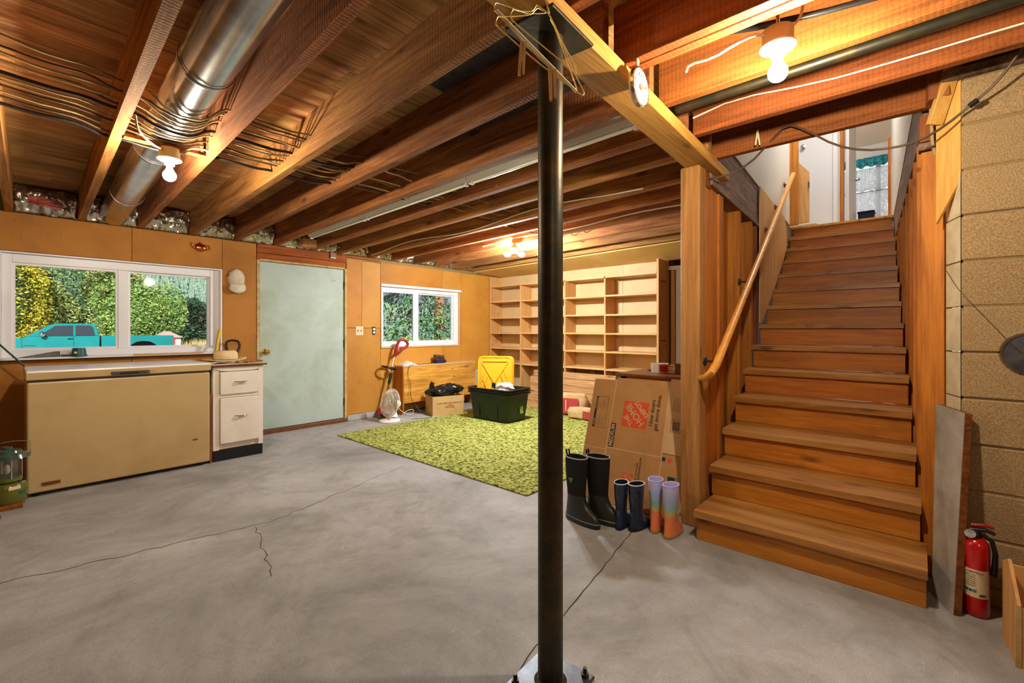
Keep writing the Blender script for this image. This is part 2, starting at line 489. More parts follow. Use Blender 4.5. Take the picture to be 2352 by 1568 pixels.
def rugmat():
    m, nt, b = _new('mottled green rug')
    v = _coords(nt, (1, 1, 1))
    f = _noise(nt, v, 42, 3, 0.6, 0.4)
    col = _ramp(nt, f, [(0.38, hx('#333c1e')), (0.45, hx('#727a32')), (0.52, hx('#a2a446')), (0.60, hx('#bcbc78')), (0.7, hx('#868a42'))])
    nt.links.new(col, b.inputs['Base Color'])
    b.inputs['Roughness'].default_value = 0.95
    b.inputs['Specular IOR Level'].default_value = 0.1
    _bump(nt, b, _noise(nt, v, 140, 3, 0.7), 0.8, 0.006)
    return m
M['rug'] = rugmat()

def lace():
    m, nt, b = _new('white lace')
    b.inputs['Base Color'].default_value = hx('#e8ecf4')
    b.inputs['Roughness'].default_value = 0.9
    f = _noise(nt, _coords(nt, (1, 1, 1)), 26, 3, 0.7, 2.5)
    k = _ramp(nt, f, [(0.44, (0.08, 0.08, 0.08, 1)), (0.5, (0.85, 0.85, 0.85, 1))])
    t = nt.nodes.new('ShaderNodeBsdfTransparent'); tl = nt.nodes.new('ShaderNodeBsdfTranslucent')
    tl.inputs['Color'].default_value = hx('#e8ecf4')
    a = nt.nodes.new('ShaderNodeMixShader'); a.inputs[0].default_value = 0.6
    nt.links.new(b.outputs[0], a.inputs[1]); nt.links.new(tl.outputs[0], a.inputs[2])
    mx = nt.nodes.new('ShaderNodeMixShader')
    nt.links.new(k, mx.inputs[0]); nt.links.new(t.outputs[0], mx.inputs[1]); nt.links.new(a.outputs[0], mx.inputs[2])
    nt.links.new(mx.outputs[0], nt.nodes['Material Output'].inputs['Surface'])
    return m
M['lace'] = lace()

# ------------------------------------------------------------------ floor
WY = 5.6                                            # inner face of the window wall
fl = MB().box(-3.2, 7.2, -3.2, 5.8, -0.12, 0).build('floor', M['concrete'])
tag(fl, 'worn grey concrete basement floor with cracks', kind='structure')
def ribbon(name, pts, w, mat, z=0.0012):
    mb = MB()
    for i in range(len(pts) - 1):
        a = Vector((pts[i][0], pts[i][1], z)); b = Vector((pts[i + 1][0], pts[i + 1][1], z))
        n = (b - a).cross(Vector((0, 0, 1))).normalized()
        wa = w * (0.6 + 0.5 * math.sin(i * 2.3) ** 2); wb = w * (0.6 + 0.5 * math.sin((i + 1) * 2.3) ** 2)
        mb.add([a - n * wa, a + n * wa, b + n * wb, b - n * wb], [(0, 1, 2, 3)])
    return mb.build(name, mat, fl)
def jag(a, b, n, amp, seed):
    r = random.Random(seed); out = []
    for i in range(n + 1):
        t = i / n
        out.append((a[0] + (b[0] - a[0]) * t + r.uniform(-amp, amp), a[1] + (b[1] - a[1]) * t + r.uniform(-amp, amp)))
    return out
ribbon('crack', jag((0.78, 0.98), (2.62, 1.29), 26, 0.007, 1), 0.0030, M['crack'])
ribbon('crack', jag((-0.35, 3.30), (1.05, 3.02), 26, 0.015, 2) + jag((1.10, 3.01), (2.35, 3.38), 22, 0.015, 3), 0.0024, M['crack'])
ribbon('crack', jag((1.02, 3.02), (0.86, 2.35), 14, 0.015, 4), 0.0020, M['crack'])
ribbon('crack', jag((-0.3, 3.1), (-0.02, 4.4), 16, 0.015, 5), 0.0018, M['crack'])

# ------------------------------------------------------------------ ceiling: joists and deck boards
ceil = struct('ceiling', 'open timber ceiling of rough joists under deck boards', (0, 0, 2.2))
def zj(y):
    return 2.18 + (5.6 - max(y, 1.0)) * 0.0195
def yl(x):
    return 0.955 + 0.0593 * (x - 2.615)              # left edge of the stair run
def yr(x):
    return yl(x) - 0.985
JW = 0.048
JX = [-2.55, -2.13, -1.70, -1.28, -0.86, -0.44, -0.01, 0.425, 0.84, 1.255, 1.66, 2.07, 2.50, 2.855, 3.278, 3.64, 4.043, 4.434, 4.842, 5.216]
def jx(i, y):
    k = i - 6
    return JX[i] + (-0.026 + 0.0018 * max(k, 0)) * (5.6 - y)
for i, x in enumerate(JX):
    y0 = 0.93 if x < 3.0 else yl(x) + 0.06
    ya, yb = 5.74, y0
    xa, xb = jx(i, ya), jx(i, yb)
    za, zb = zj(ya), zj(yb)
    mb = MB()
    n = 14 if -0.2 < x < 3 else 4
    r = random.Random(i)
    for k in range(n):
        t0, t1 = k / n, (k + 1) / n
        P = []
        for t in (t0, t1):
            y = ya + (yb - ya) * t; xx = xa + (xb - xa) * t; z = zj(y)
            P.append((xx, y, z))
        (x0_, y0_, z0_), (x1_, y1_, z1_) = P
        mb.hexa([(x1_, y1_, z1_), (x1_ + JW, y1_, z1_), (x0_ + JW, y0_, z0_), (x0_, y0_, z0_),
                 (x1_, y1_, z1_ + 0.24), (x1_ + JW, y1_, z1_ + 0.24), (x0_ + JW, y0_, z0_ + 0.24), (x0_, y0_, z0_ + 0.24)])
    mb.build('joist', M['joist'], ceil)
# joists on the near side of the beam
RX = [-2.5, -2.08, -1.66, -1.24, -0.82, -0.40, 0.02, 0.43, 0.84, 1.24, 1.65, 1.703, 2.08, 2.52, 2.95]
for x in RX:
    ya, yb = 0.925, -3.15
    if x == 2.95: ya, yb = 0.965, -0.065
    if x == 1.703: ya, yb = 0.925, -1.2
    MB().box(x, x + JW, yb, ya, 2.268, 2.508).build('joist', M['joist_r'], ceil, bevel=0.003)
# deck boards, running across the joists
def deck_row(y0, y1, xs):
    for a, b in zip(xs, xs[1:]):
        mb = MB()
        dz = random.uniform(-0.001, 0.001)
        z0, z1 = zj(y0) + 0.2405 + dz, zj(y1) + 0.2405 + dz
        g = 0.002
        e = 0.0004
        mb.hexa([(a + e, y0 + g, z0), (b - e, y0 + g, z0), (b - e, y1 - g, z1), (a + e, y1 - g, z1),
                 (a + e, y0 + g, z0 + 0.02), (b - e, y0 + g, z0 + 0.02), (b - e, y1 - g, z1 + 0.02), (a + e, y1 - g, z1 + 0.02)])
        mb.build('plank', M['deck'], ceil)
r = random.Random(5)
y = 1.26
while y < 5.7:
    w = r.choice([0.27, 0.235, 0.30, 0.24])
    c = [-3.15, r.uniform(-0.9, 0.3), r.uniform(1.0, 2.4), r.uniform(3.2, 4.6), 5.95]
    deck_row(y, min(y + w, 5.78), c)
    y += w
for y0 in (0.79, 1.025):
    deck_row(y0, y0 + 0.235, [-3.15, r.uniform(0, 0.8), 2.99])
y = 0.79
while y > -3.1:
    w = r.choice([0.235, 0.29, 0.19])
    deck_row(y - w, y, [-3.15, r.uniform(-1, 0.2), r.uniform(0.9, 1.9), 2.99 if y - w > -0.07 else 3.3])
    y -= w
# two bare metal patches nailed over the deck between joists
MB().box(1.25, 1.57, 1.08, 1.9, 2.478, 2.4815).build('metal_patch', M['steel_dull'], ceil)
MB().box(1.66, 1.99, 1.15, 2.75, 2.463, 2.466).build('metal_patch', M['steel_dull'], ceil)
# unseen slab added over the deck to keep sky and sun out
sl = MB()
sl.hexa([(-3.3, -3.3, 2.56), (2.995, -3.3, 2.56), (2.995, 5.85, 2.56), (-3.3, 5.85, 2.56), (-3.3, -3.3, 2.62), (2.995, -3.3, 2.62), (2.995, 5.85, 2.62), (-3.3, 5.85, 2.62)])
sl.hexa([(2.995, yl(3) + 0.1, 2.56), (7.3, yl(7.3) + 0.1, 2.56), (7.3, 5.85, 2.56), (2.995, 5.85, 2.56), (2.995, yl(3) + 0.1, 2.62), (7.3, yl(7.3) + 0.1, 2.62), (7.3, 5.85, 2.62), (2.995, 5.85, 2.62)])
sl.hexa([(2.995, -3.3, 2.56), (7.3, -3.3, 2.56), (7.3, yr(7.3) - 0.1, 2.56), (2.995, yr(3) - 0.1, 2.56), (2.995, -3.3, 2.62), (7.3, -3.3, 2.62), (7.3, yr(7.3) - 0.1, 2.62), (2.995, yr(3) - 0.1, 2.62)])
sl.build('slab', M['dark'], ceil)
# plywood soffit over the bookcase
for a, b in ((5.585, 4.4), (4.4, 3.2), (3.2, 2.02)):
    MB().hexa([(5.262, b + 0.002, zj(b) - 0.018), (5.93, b + 0.002, 2.13), (5.93, a - 0.002, 2.13), (5.262, a - 0.002, zj(a) - 0.018),
               (5.262, b + 0.002, zj(b) - 0.004), (5.93, b + 0.002, 2.142), (5.93, a - 0.002, 2.142), (5.262, a - 0.002, zj(a) - 0.004)]).build('soffit_panel', M['ply_soffit'], ceil)

# ------------------------------------------------------------------ window wall
wa = struct('wall_back', 'orange particle board wall with two windows and a door', (1.4, WY, 0))
def panel(x0, x1, z0, z1, mat='pboard', y=WY, th=0.016):
    return MB().box(x0 + 0.0015, x1 - 0.0015, y, y + th, z0 + 0.001, z1 - 0.001).build('panel', M[mat], wa, bevel=0.002)
panel(-3.2, -1.3, 0.02, 2.17); panel(-1.3, -0.045, 0.02, 2.17)
panel(-0.045, 0.80, 0.02, 0.94); panel(0.80, 1.555, 0.02, 0.94)
panel(-0.045, 0.80, 1.855, 2.175); panel(0.80, 1.555, 1.855, 2.175)
panel(1.555, 1.895, 0.02, 2.175)
panel(2.985, 3.49, 0.075, 1.222, 'pboard2')
panel(2.985, 3.205, 1.225, 2.145); panel(3.205, 3.49, 1.225, 2.125, 'pboard2')
panel(3.49, 4.60, 0.02, 0.935, 'pboard2'); panel(4.60, 4.995, 0.02, 0.935, 'pboard2')
panel(3.49, 4.60, 1.835, 2.14); panel(4.60, 4.995, 1.835, 2.135, 'pboard2')
panel(4.995, 5.93, 0.02, 2.13, 'pboard2')
# rough header boards over the door
MB().box(1.90, 2.98, WY - 0.006, WY + 0.02, 2.085, 2.175).build('header_board', M['header'], wa, bevel=0.003)
MB().box(1.90, 2.98, WY + 0.004, WY + 0.025, 2.005, 2.082).build('header_board', M['header'], wa, bevel=0.004)
MB().box(1.90, 3.49, WY - 0.010, WY + 0.012, 2.150, 2.182).build('header_board', M['header'], wa, bevel=0.003)
# masonry behind the boards, with the openings left free
bk = MB()
for x0, x1, z0, z1 in ((-3.3, -0.045, -0.1, 2.56), (-0.045, 1.555, -0.1, 0.945), (-0.045, 1.555, 1.852, 2.56), (1.555, 1.90, -0.1, 2.56),
                       (1.90, 2.985, 2.0, 2.56), (2.985, 3.49, -0.1, 2.56), (3.49, 4.995, -0.1, 0.94), (3.49, 4.995, 1.832, 2.56), (4.995, 6.2, -0.1, 2.56)):
    bk.box(x0, x1, WY + 0.026, WY + 0.20, z0, z1)
bk.build('wall_core', M['mortar'], wa)
MB().box(2.985, 3.42, WY - 0.03, WY + 0.02, 0.0, 0.072).build('footing', M['concrete'], wa, bevel=0.006)
# panel nails and scuffs read at this size as dark dots
nl = MB()
r = random.Random(3)
for k in range(46):
    x = r.choice([r.uniform(-0.04, 1.88), r.uniform(2.99, 3.48), r.uniform(5.0, 5.6)])
    z = r.uniform(1.88, 2.14) if x < 1.55 else r.uniform(0.2, 2.1)
    nl.cyl((x, WY - 0.0015, z), (x, WY + 0.004, z), 0.004, n=6)
nl.build('nail', M['steel_dark'], wa)['kind'] = 'stuff'

# foil faced insulation in the joist bays above the wall
fo_group = 'foil faced insulation batts'
for i in range(6, len(JX) - 1):
    x0, x1 = jx(i, 5.5) + JW + 0.004, jx(i + 1, 5.5) - 0.004
    if i == 5: continue
    r = random.Random(40 + i)
    tab = [[(r.uniform(-0.02, 0.02), r.uniform(-0.008, 0.008)) for b_ in range(15)] for a_ in range(25)]
    z0, z1 = (2.182, 2.405)
    def fn(u, v):
        d = tab[int(round(u * 24))][int(round(v * 14))]
        return (x0 + (x1 - x0) * u, 5.585 - 0.05 * math.sin(PI * v) - 0.02 * v + d[0], z0 + (z1 - z0) * v + (d[1] if 0 < v < 1 else 0))
    o = MB().grid(fn, 24, 14).build('insulation_batt', M['foil'], smooth=85, flat_open=True)
    mod = o.modifiers.new('t', 'SOLIDIFY'); mod.thickness = 0.008
    names = {6: 'crinkled foil batt with red print in the first bay above the wide window', 7: 'crinkled foil batt around the end of the round duct'}
    nth = ['', '', 'first', 'second', 'third', 'fourth', 'fifth', 'sixth', 'seventh', 'eighth', 'ninth', 'tenth', 'eleventh', 'twelfth'][i - 6]
    tag(o, names.get(i, 'crinkled silver foil batt in the %s joist bay beyond the duct' % nth), 'insulation', fo_group)
    if i in (6, 7):
        xm = (x0 + x1) / 2
        MB().grid(lambda u, v: (xm - 0.11 + 0.2 * u, 5.505 + 0.012 * math.sin(9 * u), 2.25 + 0.07 * v - 0.02 * u), 8, 3).build('red_print', M['pink'], o, flat_open=True)
# bare wire retainers across the bays
for i in range(6, 13):
    x0, x1 = jx(i, 5.47) + JW, jx(i + 1, 5.47)
    o = MB().tube([(x0, 5.46, 2.275), ((x0 + x1) / 2, 5.45, 2.255), (x1, 5.46, 2.25)], 0.003, 6).build('support_wire', M['steel_dull'])
    tag(o, 'stiff bowed wire holding the foil batt in the %s joist bay from the lantern corner' % ['first', 'second', 'third', 'fourth', 'fifth', 'sixth', 'seventh'][i - 6], 'wire', 'insulation wires')

# ------------------------------------------------------------------ windows and door
def slider(name, label, x0, x1, z0, z1, mull, mw, jl, jr, jt, jb, sill):
    w = struct(name, label, ((x0 + x1) / 2, WY, z0))
    ya, yb = WY + 0.045, WY + 0.115
    V = M['vinyl']
    MB().box(x0, x0 + jl, ya, yb, z0, z1).build('frame', V, w, bevel=0.004)
    MB().box(x1 - jr, x1, ya, yb, z0, z1).build('frame', V, w, bevel=0.004)
    MB().box(x0 + jl, x1 - jr, ya, yb, z1 - jt, z1).build('frame', V, w, bevel=0.004)
    MB().box(x0 + jl, x1 - jr, ya, yb, z0, z0 + jb).build('frame', V, w, bevel=0.004)
    MB().box(mull - mw / 2, mull + mw / 2, ya + 0.008, yb, z0 + jb, z1 - jt).build('mullion', V, w, bevel=0.003)
    for a, b, yy in ((x0 + jl, mull - mw / 2, ya + 0.015), (mull + mw / 2, x1 - jr, ya + 0.035)):
        s = MB(); t = 0.018
        s.box(a, a + t, yy, yy + 0.03, z0 + jb, z1 - jt).box(b - t, b, yy, yy + 0.03, z0 + jb, z1 - jt)
        s.box(a + t, b - t, yy, yy + 0.03, z0 + jb, z0 + jb + t).box(a + t, b - t, yy, yy + 0.03, z1 - jt - t, z1 - jt)
        so = s.build('sash', V, w)
        MB().box(a + t, b - t, yy + 0.013, yy + 0.017, z0 + jb + t, z1 - jt - t).build('pane', M['pane'], so)
    # reveals
    rv = MB()
    rm = V if sill else M['ply']
    rv.box(x0 - 0.014, x0, WY - 0.002, yb, z0, z1).box(x1, x1 + 0.014, WY - 0.002, yb, z0, z1).box(x0 - 0.014, x1 + 0.014, WY - 0.002, yb, z1, z1 + 0.012)
    rv.build('reveal', rm, w)
    MB().box(x0 - 0.014, x1 + 0.014, WY - (0.07 if sill else 0.012), yb, z0 - 0.018, z0).build('window_sill', M['vinyl'] if sill else M['ply'], w, bevel=0.003)
    return w
w1 = slider('window_1', 'wide white vinyl sliding window above the freezer', -0.03, 1.54, 0.965, 1.84, 0.745, 0.075, 0.062, 0.085, 0.075, 0.06, True)
MB().box(0.80, 1.36, WY - 0.078, WY - 0.055, 0.958, 0.972).build('sill_batten', M['shelf'], w1, bevel=0.002)
for z, c in ((1.42, 'ink_orange'), (1.33, 'ink_blue')):
    MB().box(-0.0285, -0.0275, WY + 0.004, WY + 0.03, z, z + 0.085).build('tape_mark', M[c], w1)
MB().cyl((1.15, WY + 0.093, 1.69), (1.15, WY + 0.0955, 1.69), 0.012, n=12).build('sticker', M['label'], w1)
w2 = slider('window_2', 'smaller white vinyl sliding window above the plywood box bench', 3.51, 4.965, 0.955, 1.81, 4.14, 0.075, 0.045, 0.09, 0.055, 0.06, False)
MB().box(3.50, 4.99, WY - 0.012, WY + 0.02, 1.812, 1.846).build('head_trim', M['vinyl'], w2, bevel=0.003)

dr = struct('door_1', 'flat pale blue green painted exterior door with grime', (2.45, WY, 0))
MB().box(1.935, 2.955, WY + 0.018, WY + 0.062, 0.045, 1.985).build('door_slab', M['door_blue'], dr, bevel=0.003)
jb = MB().box(1.898, 1.93, WY - 0.006, WY + 0.08, 0.02, 2.0).build('jamb', M['rawtrim'], dr, bevel=0.003)
MB().box(2.96, 2.988, WY - 0.006, WY + 0.08, 0.02, 2.0).build('jamb', M['rawtrim'], dr, bevel=0.003)
MB().box(1.93, 2.96, WY - 0.004, WY + 0.08, 1.99, 2.012).build('jamb', M['rawtrim'], dr, bevel=0.003)
MB().box(1.90, 2.985, WY - 0.045, WY + 0.08, 0.0, 0.04).build('threshold', M['darkwood'], dr, bevel=0.004)
for z in (0.25, 1.02, 1.78):
    MB().cyl((2.957, WY + 0.012, z - 0.05), (2.957, WY + 0.012, z + 0.05), 0.008, n=8).build('hinge', M['steel_dark'], dr)
kb = MB()
mk = Matrix.Translation((1.995, WY + 0.018, 0.945)) @ Matrix.Rotation(PI / 2, 4, 'X')
kb.lathe([(0.034, 0), (0.034, 0.006), (0.014, 0.012), (0.012, 0.035), (0.026, 0.045), (0.031, 0.06), (0.024, 0.074), (0.0, 0.078)], 20, m=mk)
kb.build('knob', M['brass'], dr, smooth=50)
# door marks: faint pencil scribble high on the slab
for a, b in (((2.80, 1.82), (2.805, 1.85)), ((2.815, 1.835), (2.83, 1.838)), ((2.84, 1.82), (2.845, 1.845)), ((2.825, 1.79), (2.828, 1.797))):
    MB().tube([(a[0], WY + 0.0178, a[1]), (b[0], WY + 0.0178, b[1])], 0.0018, 5).build('scratch', M['plastic_dark'], dr)

# ------------------------------------------------------------------ other walls of the basement
lw = MB().box(-3.35, -3.2, -3.35, 5.8, 0, 2.56).build('wall_left', M['pboard']); tag(lw, 'particle board wall outside the picture on the window side', kind='structure')
nw = MB().box(-3.35, 3.1, -3.35, -3.2, 0, 2.56).build('wall_front', M['pboard']); tag(nw, 'particle board wall behind the viewer', kind='structure')
fw = struct('wall_far', 'pale plywood wall behind the bookcase', (5.94, 4.0, 0))
for y0, y1, z0, z1 in ((4.39, 5.6, 0.0, 2.13), (3.17, 4.39, 0.0, 2.13), (2.50, 3.17, 0.0, 2.13)):
    MB().box(5.93, 5.945, y0 + 0.002, y1 - 0.002, z0, z1).build('panel', M['ply_pale'], fw)
MB().box(5.946, 6.1, 2.50, 5.8, -0.1, 2.6).build('wall_core', M['mortar'], fw)
# side room behind the end of the bookcase
sr = struct('wall_side_room', 'dim end of the passage beside the bookcase', (7.0, 1.9, 0))
MB().box(7.1, 7.25, 1.0, 2.7, 0, 2.6).build('panel', M['ply'], sr)
MB().box(5.95, 7.25, 2.52, 2.66, 0, 2.6).build('panel', M['stud_dark'], sr)
ts = struct('trim_1', 'white trim post and dark door edge beside the bookcase', (6.05, 2.4, 0))
MB().box(5.99, 6.03, 2.33, 2.42, 0, 2.0).build('trim_post', M['vinyl'], ts)
MB().box(5.96, 6.0, 2.22, 2.315, 0, 2.0).build('door_edge', M['darkwood'], ts)
MB().box(5.93, 6.0, 2.1, 2.5, 2.0, 2.05).build('head_trim', M['vinyl'], ts)
MB().box(5.945, 5.985, 2.425, 2.47, 0, 2.0).build('trim_post', M['ply'], ts)
# concrete block wall at the right
wr = struct('wall_right', 'rough tan concrete block wall beside the stairs', (2.95, -0.8, 0))
jts = [0.896 + 0.2033 * k for k in range(-4, 8)]
jts[0] = 0.0
jts = [0.0] + [0.083] + [0.2863 + 0.2033 * k for k in range(0, 11)]
for k in range(len(jts) - 1):
    z0, z1 = jts[k] + 0.004, jts[k + 1] - 0.004
    if z1 - z0 < 0.05: pass
    ys = [-0.142, -0.545, -0.945, -1.345] if k % 2 == 0 else [-0.142, -0.345, -0.745, -1.145]
    for a, b in zip(ys, ys[1:]):
        dx = random.uniform(-0.003, 0.003)
        MB().box(2.85 + dx, 3.04, b + 0.004, a - 0.002, z0, z1).build('block', M['block'], wr, bevel=0.005)
MB().box(2.857, 3.03, -3.2, -0.15, 0, 2.32).build('mortar', M['mortar'], wr)
for k in range(len(jts) - 2):
    z0, z1 = jts[k] + 0.003, jts[k + 1] - 0.003
    if z0 > 1.75: break
    MB().prism([(2.853, -0.141), (2.995, -0.0985), (3.02, -0.1), (3.02, -0.141)], 'z', z0, z1).build('painted_edge', M['white_paint'], wr)
MB().box(2.83, 3.05, -3.2, -0.08, 2.325, 2.365).build('sill_plate', M['aged'], wr)
MB().box(2.99, 3.03, -3.2, -0.08, 2.365, 2.56).build('rim', M['steel_dull'], wr)
# ------------------------------------------------------------------ beam, pole, post
def gy(x, near):
    return (0.845 + 0.0470 * (x - 1.089)) if near else (0.997 + 0.0583 * (x - 0.953))
gb = MB()
xs = [-3.0, 3.245]
gb.hexa([(xs[0], gy(xs[0], 1), 2.20), (xs[1], gy(xs[1], 1), 2.20), (xs[1], gy(xs[1], 0) - 0.03, 2.20), (xs[0], gy(xs[0], 0), 2.20),
         (xs[0], gy(xs[0], 1), 2.264), (xs[1], gy(xs[1], 1), 2.264), (xs[1], gy(xs[1], 0) - 0.03, 2.264), (xs[0], gy(xs[0], 0), 2.264)])
tag(gb.build('support_beam', M['girder'], bevel=0.003), 'yellow fir beam carried by the steel pole and the wooden post', 'beam')

PX, PY = 1.234, 0.931
pp = thing('steel_pole', 'dark steel pole standing in the middle of the floor', 'pole', (PX, PY, 0))
pl = MB()
pl.lathe([(0.0425, 0.01), (0.0425, 2.19)], 32, (PX, PY, 0))
pl.build('pole', M['steel_dark'], pp, smooth=50)
pr = Matrix.Translation((PX, PY, 0)) @ Matrix.Rotation(0.06, 4, 'Z')
MB().box(-0.11, 0.11, -0.11, 0.11, 0, 0.012, pr).build('base_plate', M['steel_dull'], pp, bevel=0.003)
MB().box(-0.13, 0.13, -0.095, 0.095, 2.188, 2.1995, pr).build('top_plate', M['steel_dark'], pp, bevel=0.003)
for sx, sy in ((-1, -1), (-1, 1), (1, -1), (1, 1)):
    b = MB(); c = pr @ Vector((sx * 0.085, sy * 0.085, 0.012))
    b.cyl(c, c + Vector((0, 0, 0.012)), 0.014, n=6).cyl(c, c + Vector((0, 0, 0.03)), 0.007, n=8)
    b.build('bolt', M['steel_dark'], pp)
MB().lathe([(0.046, 0.011), (0.056, 0.012), (0.044, 0.022)], 24, (PX, PY, 0)).build('weld', M['steel_dark'], pp)

wp = MB().box(2.792, 2.905, 0.984, 1.10, 0, 2.1995).build('wooden_post', M['post'], bevel=0.006)
tag(wp, 'square fir post under the beam beside the stairs', 'post')

# ------------------------------------------------------------------ stairs
X0, RUN, Z0, RISE, WID = 2.615, 0.316, 0.172, 0.1796, 0.985
st = thing('staircase', 'steep worn orange wooden staircase rising to the hall', 'stairs', (X0, 0.46, 0))
for i in range(13):
    x = X0 + RUN * i; z = Z0 + RISE * i
    ya, yb = yl(x), yr(x)
    zb = 0 if i == 0 else Z0 + RISE * (i - 1)
    MB().box(x + 0.028, x + 0.05, yb + 0.004, ya - 0.006, zb + 0.0005, z - 0.038).build('riser', M['riser'], st, bevel=0.002)
    # tread with a worn, slightly dished nosing
    mb = MB(); n = 16; r = random.Random(70 + i)
    w = [0.0] + [r.uniform(0, 0.006) * math.sin(PI * k / n) for k in range(1, n)] + [0.0]
    d = RUN + 0.028
    for k in range(n):
        a = yb + (ya - yb) * k / n; b = yb + (ya - yb) * (k + 1) / n
        mb.hexa([(x + w[k], a, z - 0.038), (x + d, a, z - 0.038), (x + d, b, z - 0.038), (x + w[k + 1], b, z - 0.038),
                 (x + w[k], a, z - w[k]), (x + d, a, z), (x + d, b, z), (x + w[k + 1], b, z - w[k + 1])])
    o = mb.build('tread', M['tread'], st)
    bm = bmesh.new(); bm.from_mesh(o.data); bmesh.ops.remove_doubles(bm, verts=bm.verts[:], dist=1e-5)
    bmesh.ops.delete(bm, geom=[f for f in bm.faces if abs(f.normal.y) > 0.9 and 0.003 < min((f.calc_center_median().y + 0.46 - yb), (ya - f.calc_center_median().y - 0.46))], context='FACES')
    bm.to_mesh(o.data); bm.free()
xt = X0 + RUN * 13
MB().box(xt + 0.028, xt + 0.05, yr(xt) + 0.01, yl(xt) - 0.01, Z0 + RISE * 12, Z0 + RISE * 13 - 0.03).build('riser', M['riser'], st, bevel=0.002)
MB().box(xt - 0.002, xt + 0.10, yr(xt) - 0.02, yl(xt) + 0.02, Z0 + RISE * 13 - 0.03, Z0 + RISE * 13).build('landing_nosing', M['girder'], st, bevel=0.004)
for off in (0.16, 0.84):
    p = []
    for i in range(13):
        x = X0 + RUN * i + 0.055
        p += [(x, (Z0 + RISE * (i - 1)) if i else 0.0, i)]
    s = MB()
    zz = lambda i: Z0 + RISE * i
    for i in range(13):
        x = X0 + RUN * i + 0.052; y = yl(x) - off
        s.box(x, x + RUN - 0.004, y, y + 0.04, max(0.0, zz(i) - 0.30), zz(i) - 0.039)
    s.build('stringer', M['stud_dark'], st)

# side wall of the stairs with open studs
sw = struct('wall_stair_left', 'open stud wall with dark red boards on the post side of the stairs', (3.6, 1.05, 0))
def along(x0, x1, o0, o1, z0, z1, name, mat, parent, base=yl, bevel=0.002):
    return MB().hexa([(x0, base(x0) + o0, z0), (x1, base(x1) + o0, z0), (x1, base(x1) + o1, z0), (x0, base(x0) + o1, z0),
                      (x0, base(x0) + o0, z1), (x1, base(x1) + o0, z1), (x1, base(x1) + o1, z1), (x0, base(x0) + o1, z1)]).build(name, mat, parent, bevel=bevel)
along(2.91, 3.20, 0.022, 0.062, 0.0, 2.12, 'board', M['stud'], sw)
along(3.22, 3.33, 0.012, 0.10, 0.0, 2.12, 'stud', M['stud'], sw)
along(3.335, 3.40, 0.03, 0.10, 0.0, 2.12, 'stud', M['stud'], sw)
along(3.80, 3.85, 0.008, 0.10, 0.0, 2.125, 'stud', M['stud'], sw)
along(4.24, 4.29, 0.008, 0.10, 0.0, 2.125, 'stud', M['stud'], sw)
along(4.46, 4.51, 0.01, 0.10, 0.0, 2.125, 'stud', M['stud_dark'], sw)
along(3.20, 3.85, 0.102, 0.118, 0.0, 2.2, 'sheathing', M['stud'], sw)
along(3.85, 4.60, 0.102, 0.118, 0.0, 2.2, 'sheathing', M['stud_dark'], sw)
along(4.60, 6.9, 0.102, 0.118, 0.0, 2.5, 'sheathing', M['stud_dark'], sw)
along(3.0, 4.53, -0.002, 0.11, 2.125, 2.162, 'top_plate', M['aged'], sw)
along(3.0, 4.53, 0.005, 0.11, 2.164, 2.2, 'top_plate', M['aged'], sw)
along(3.0, 6.75, 0.012, 0.055, 2.202, 2.492, 'rim_joist', M['aged'], sw)
along(2.9, 3.02, 0.012, 0.11, 2.1, 2.19, 'blocking', M['stud_dark'], sw)
py = MB()
poly = [(4.515, 1.262), (4.60, 1.262), (5.12, 1.55), (5.80, 1.94), (6.10, 2.14), (6.136, 2.31), (5.97, 2.487), (4.515, 2.487)]
n = len(poly)
py.add([(x, yl(x) - 0.012, z) for x, z in poly] + [(x, yl(x) - 0.001, z) for x, z in poly],
       [list(range(n)), list(range(n, 2 * n))[::-1]] + [(i, (i + 1) % n, n + (i + 1) % n, n + i) for i in range(n)])
tag(py.build('plywood_sheet', M['ply']), 'pale plywood sheet fixed beside the upper stairs with a slanted edge', 'panel')

rw = struct('wall_stair_right', 'open stud wall with an orange corner stud on the block wall side of the stairs', (3.6, -0.05, 0))
MB().box(3.0, 3.045, -0.094, yr(3.0) - 0.003, 0.0, 2.07).build('corner_stud', M['stud'], rw, bevel=0.003)
MB().box(2.995, 3.05, -0.10, 0.0, 2.075, 2.115).build('block_plate', M['aged'], rw, bevel=0.003)
MB().box(3.0, 3.05, -0.094, -0.004, 2.12, 2.25).build('blocking', M['stud_dark'], rw, bevel=0.002)
for x in (3.32, 3.62, 4.0, 4.41, 4.82, 5.3, 5.8, 6.3):
    along(x, x + 0.045, -0.10, -0.006, 0.0, 2.2, 'stud', M['stud'], rw, yr)
along(3.05, 6.9, -0.118, -0.102, 0.0, 2.5, 'sheathing', M['stud_dark'], rw, yr)
along(3.05, 6.9, -0.055, -0.008, 2.202, 2.50, 'rim_joist', M['aged'], rw, yr)
MB().prism([(2.86, -0.105), (2.87, -0.035), (2.99, -0.02), (2.99, -0.10)], 'z', 2.27, 2.50).build('trimmer', M['stud_dark'], rw)
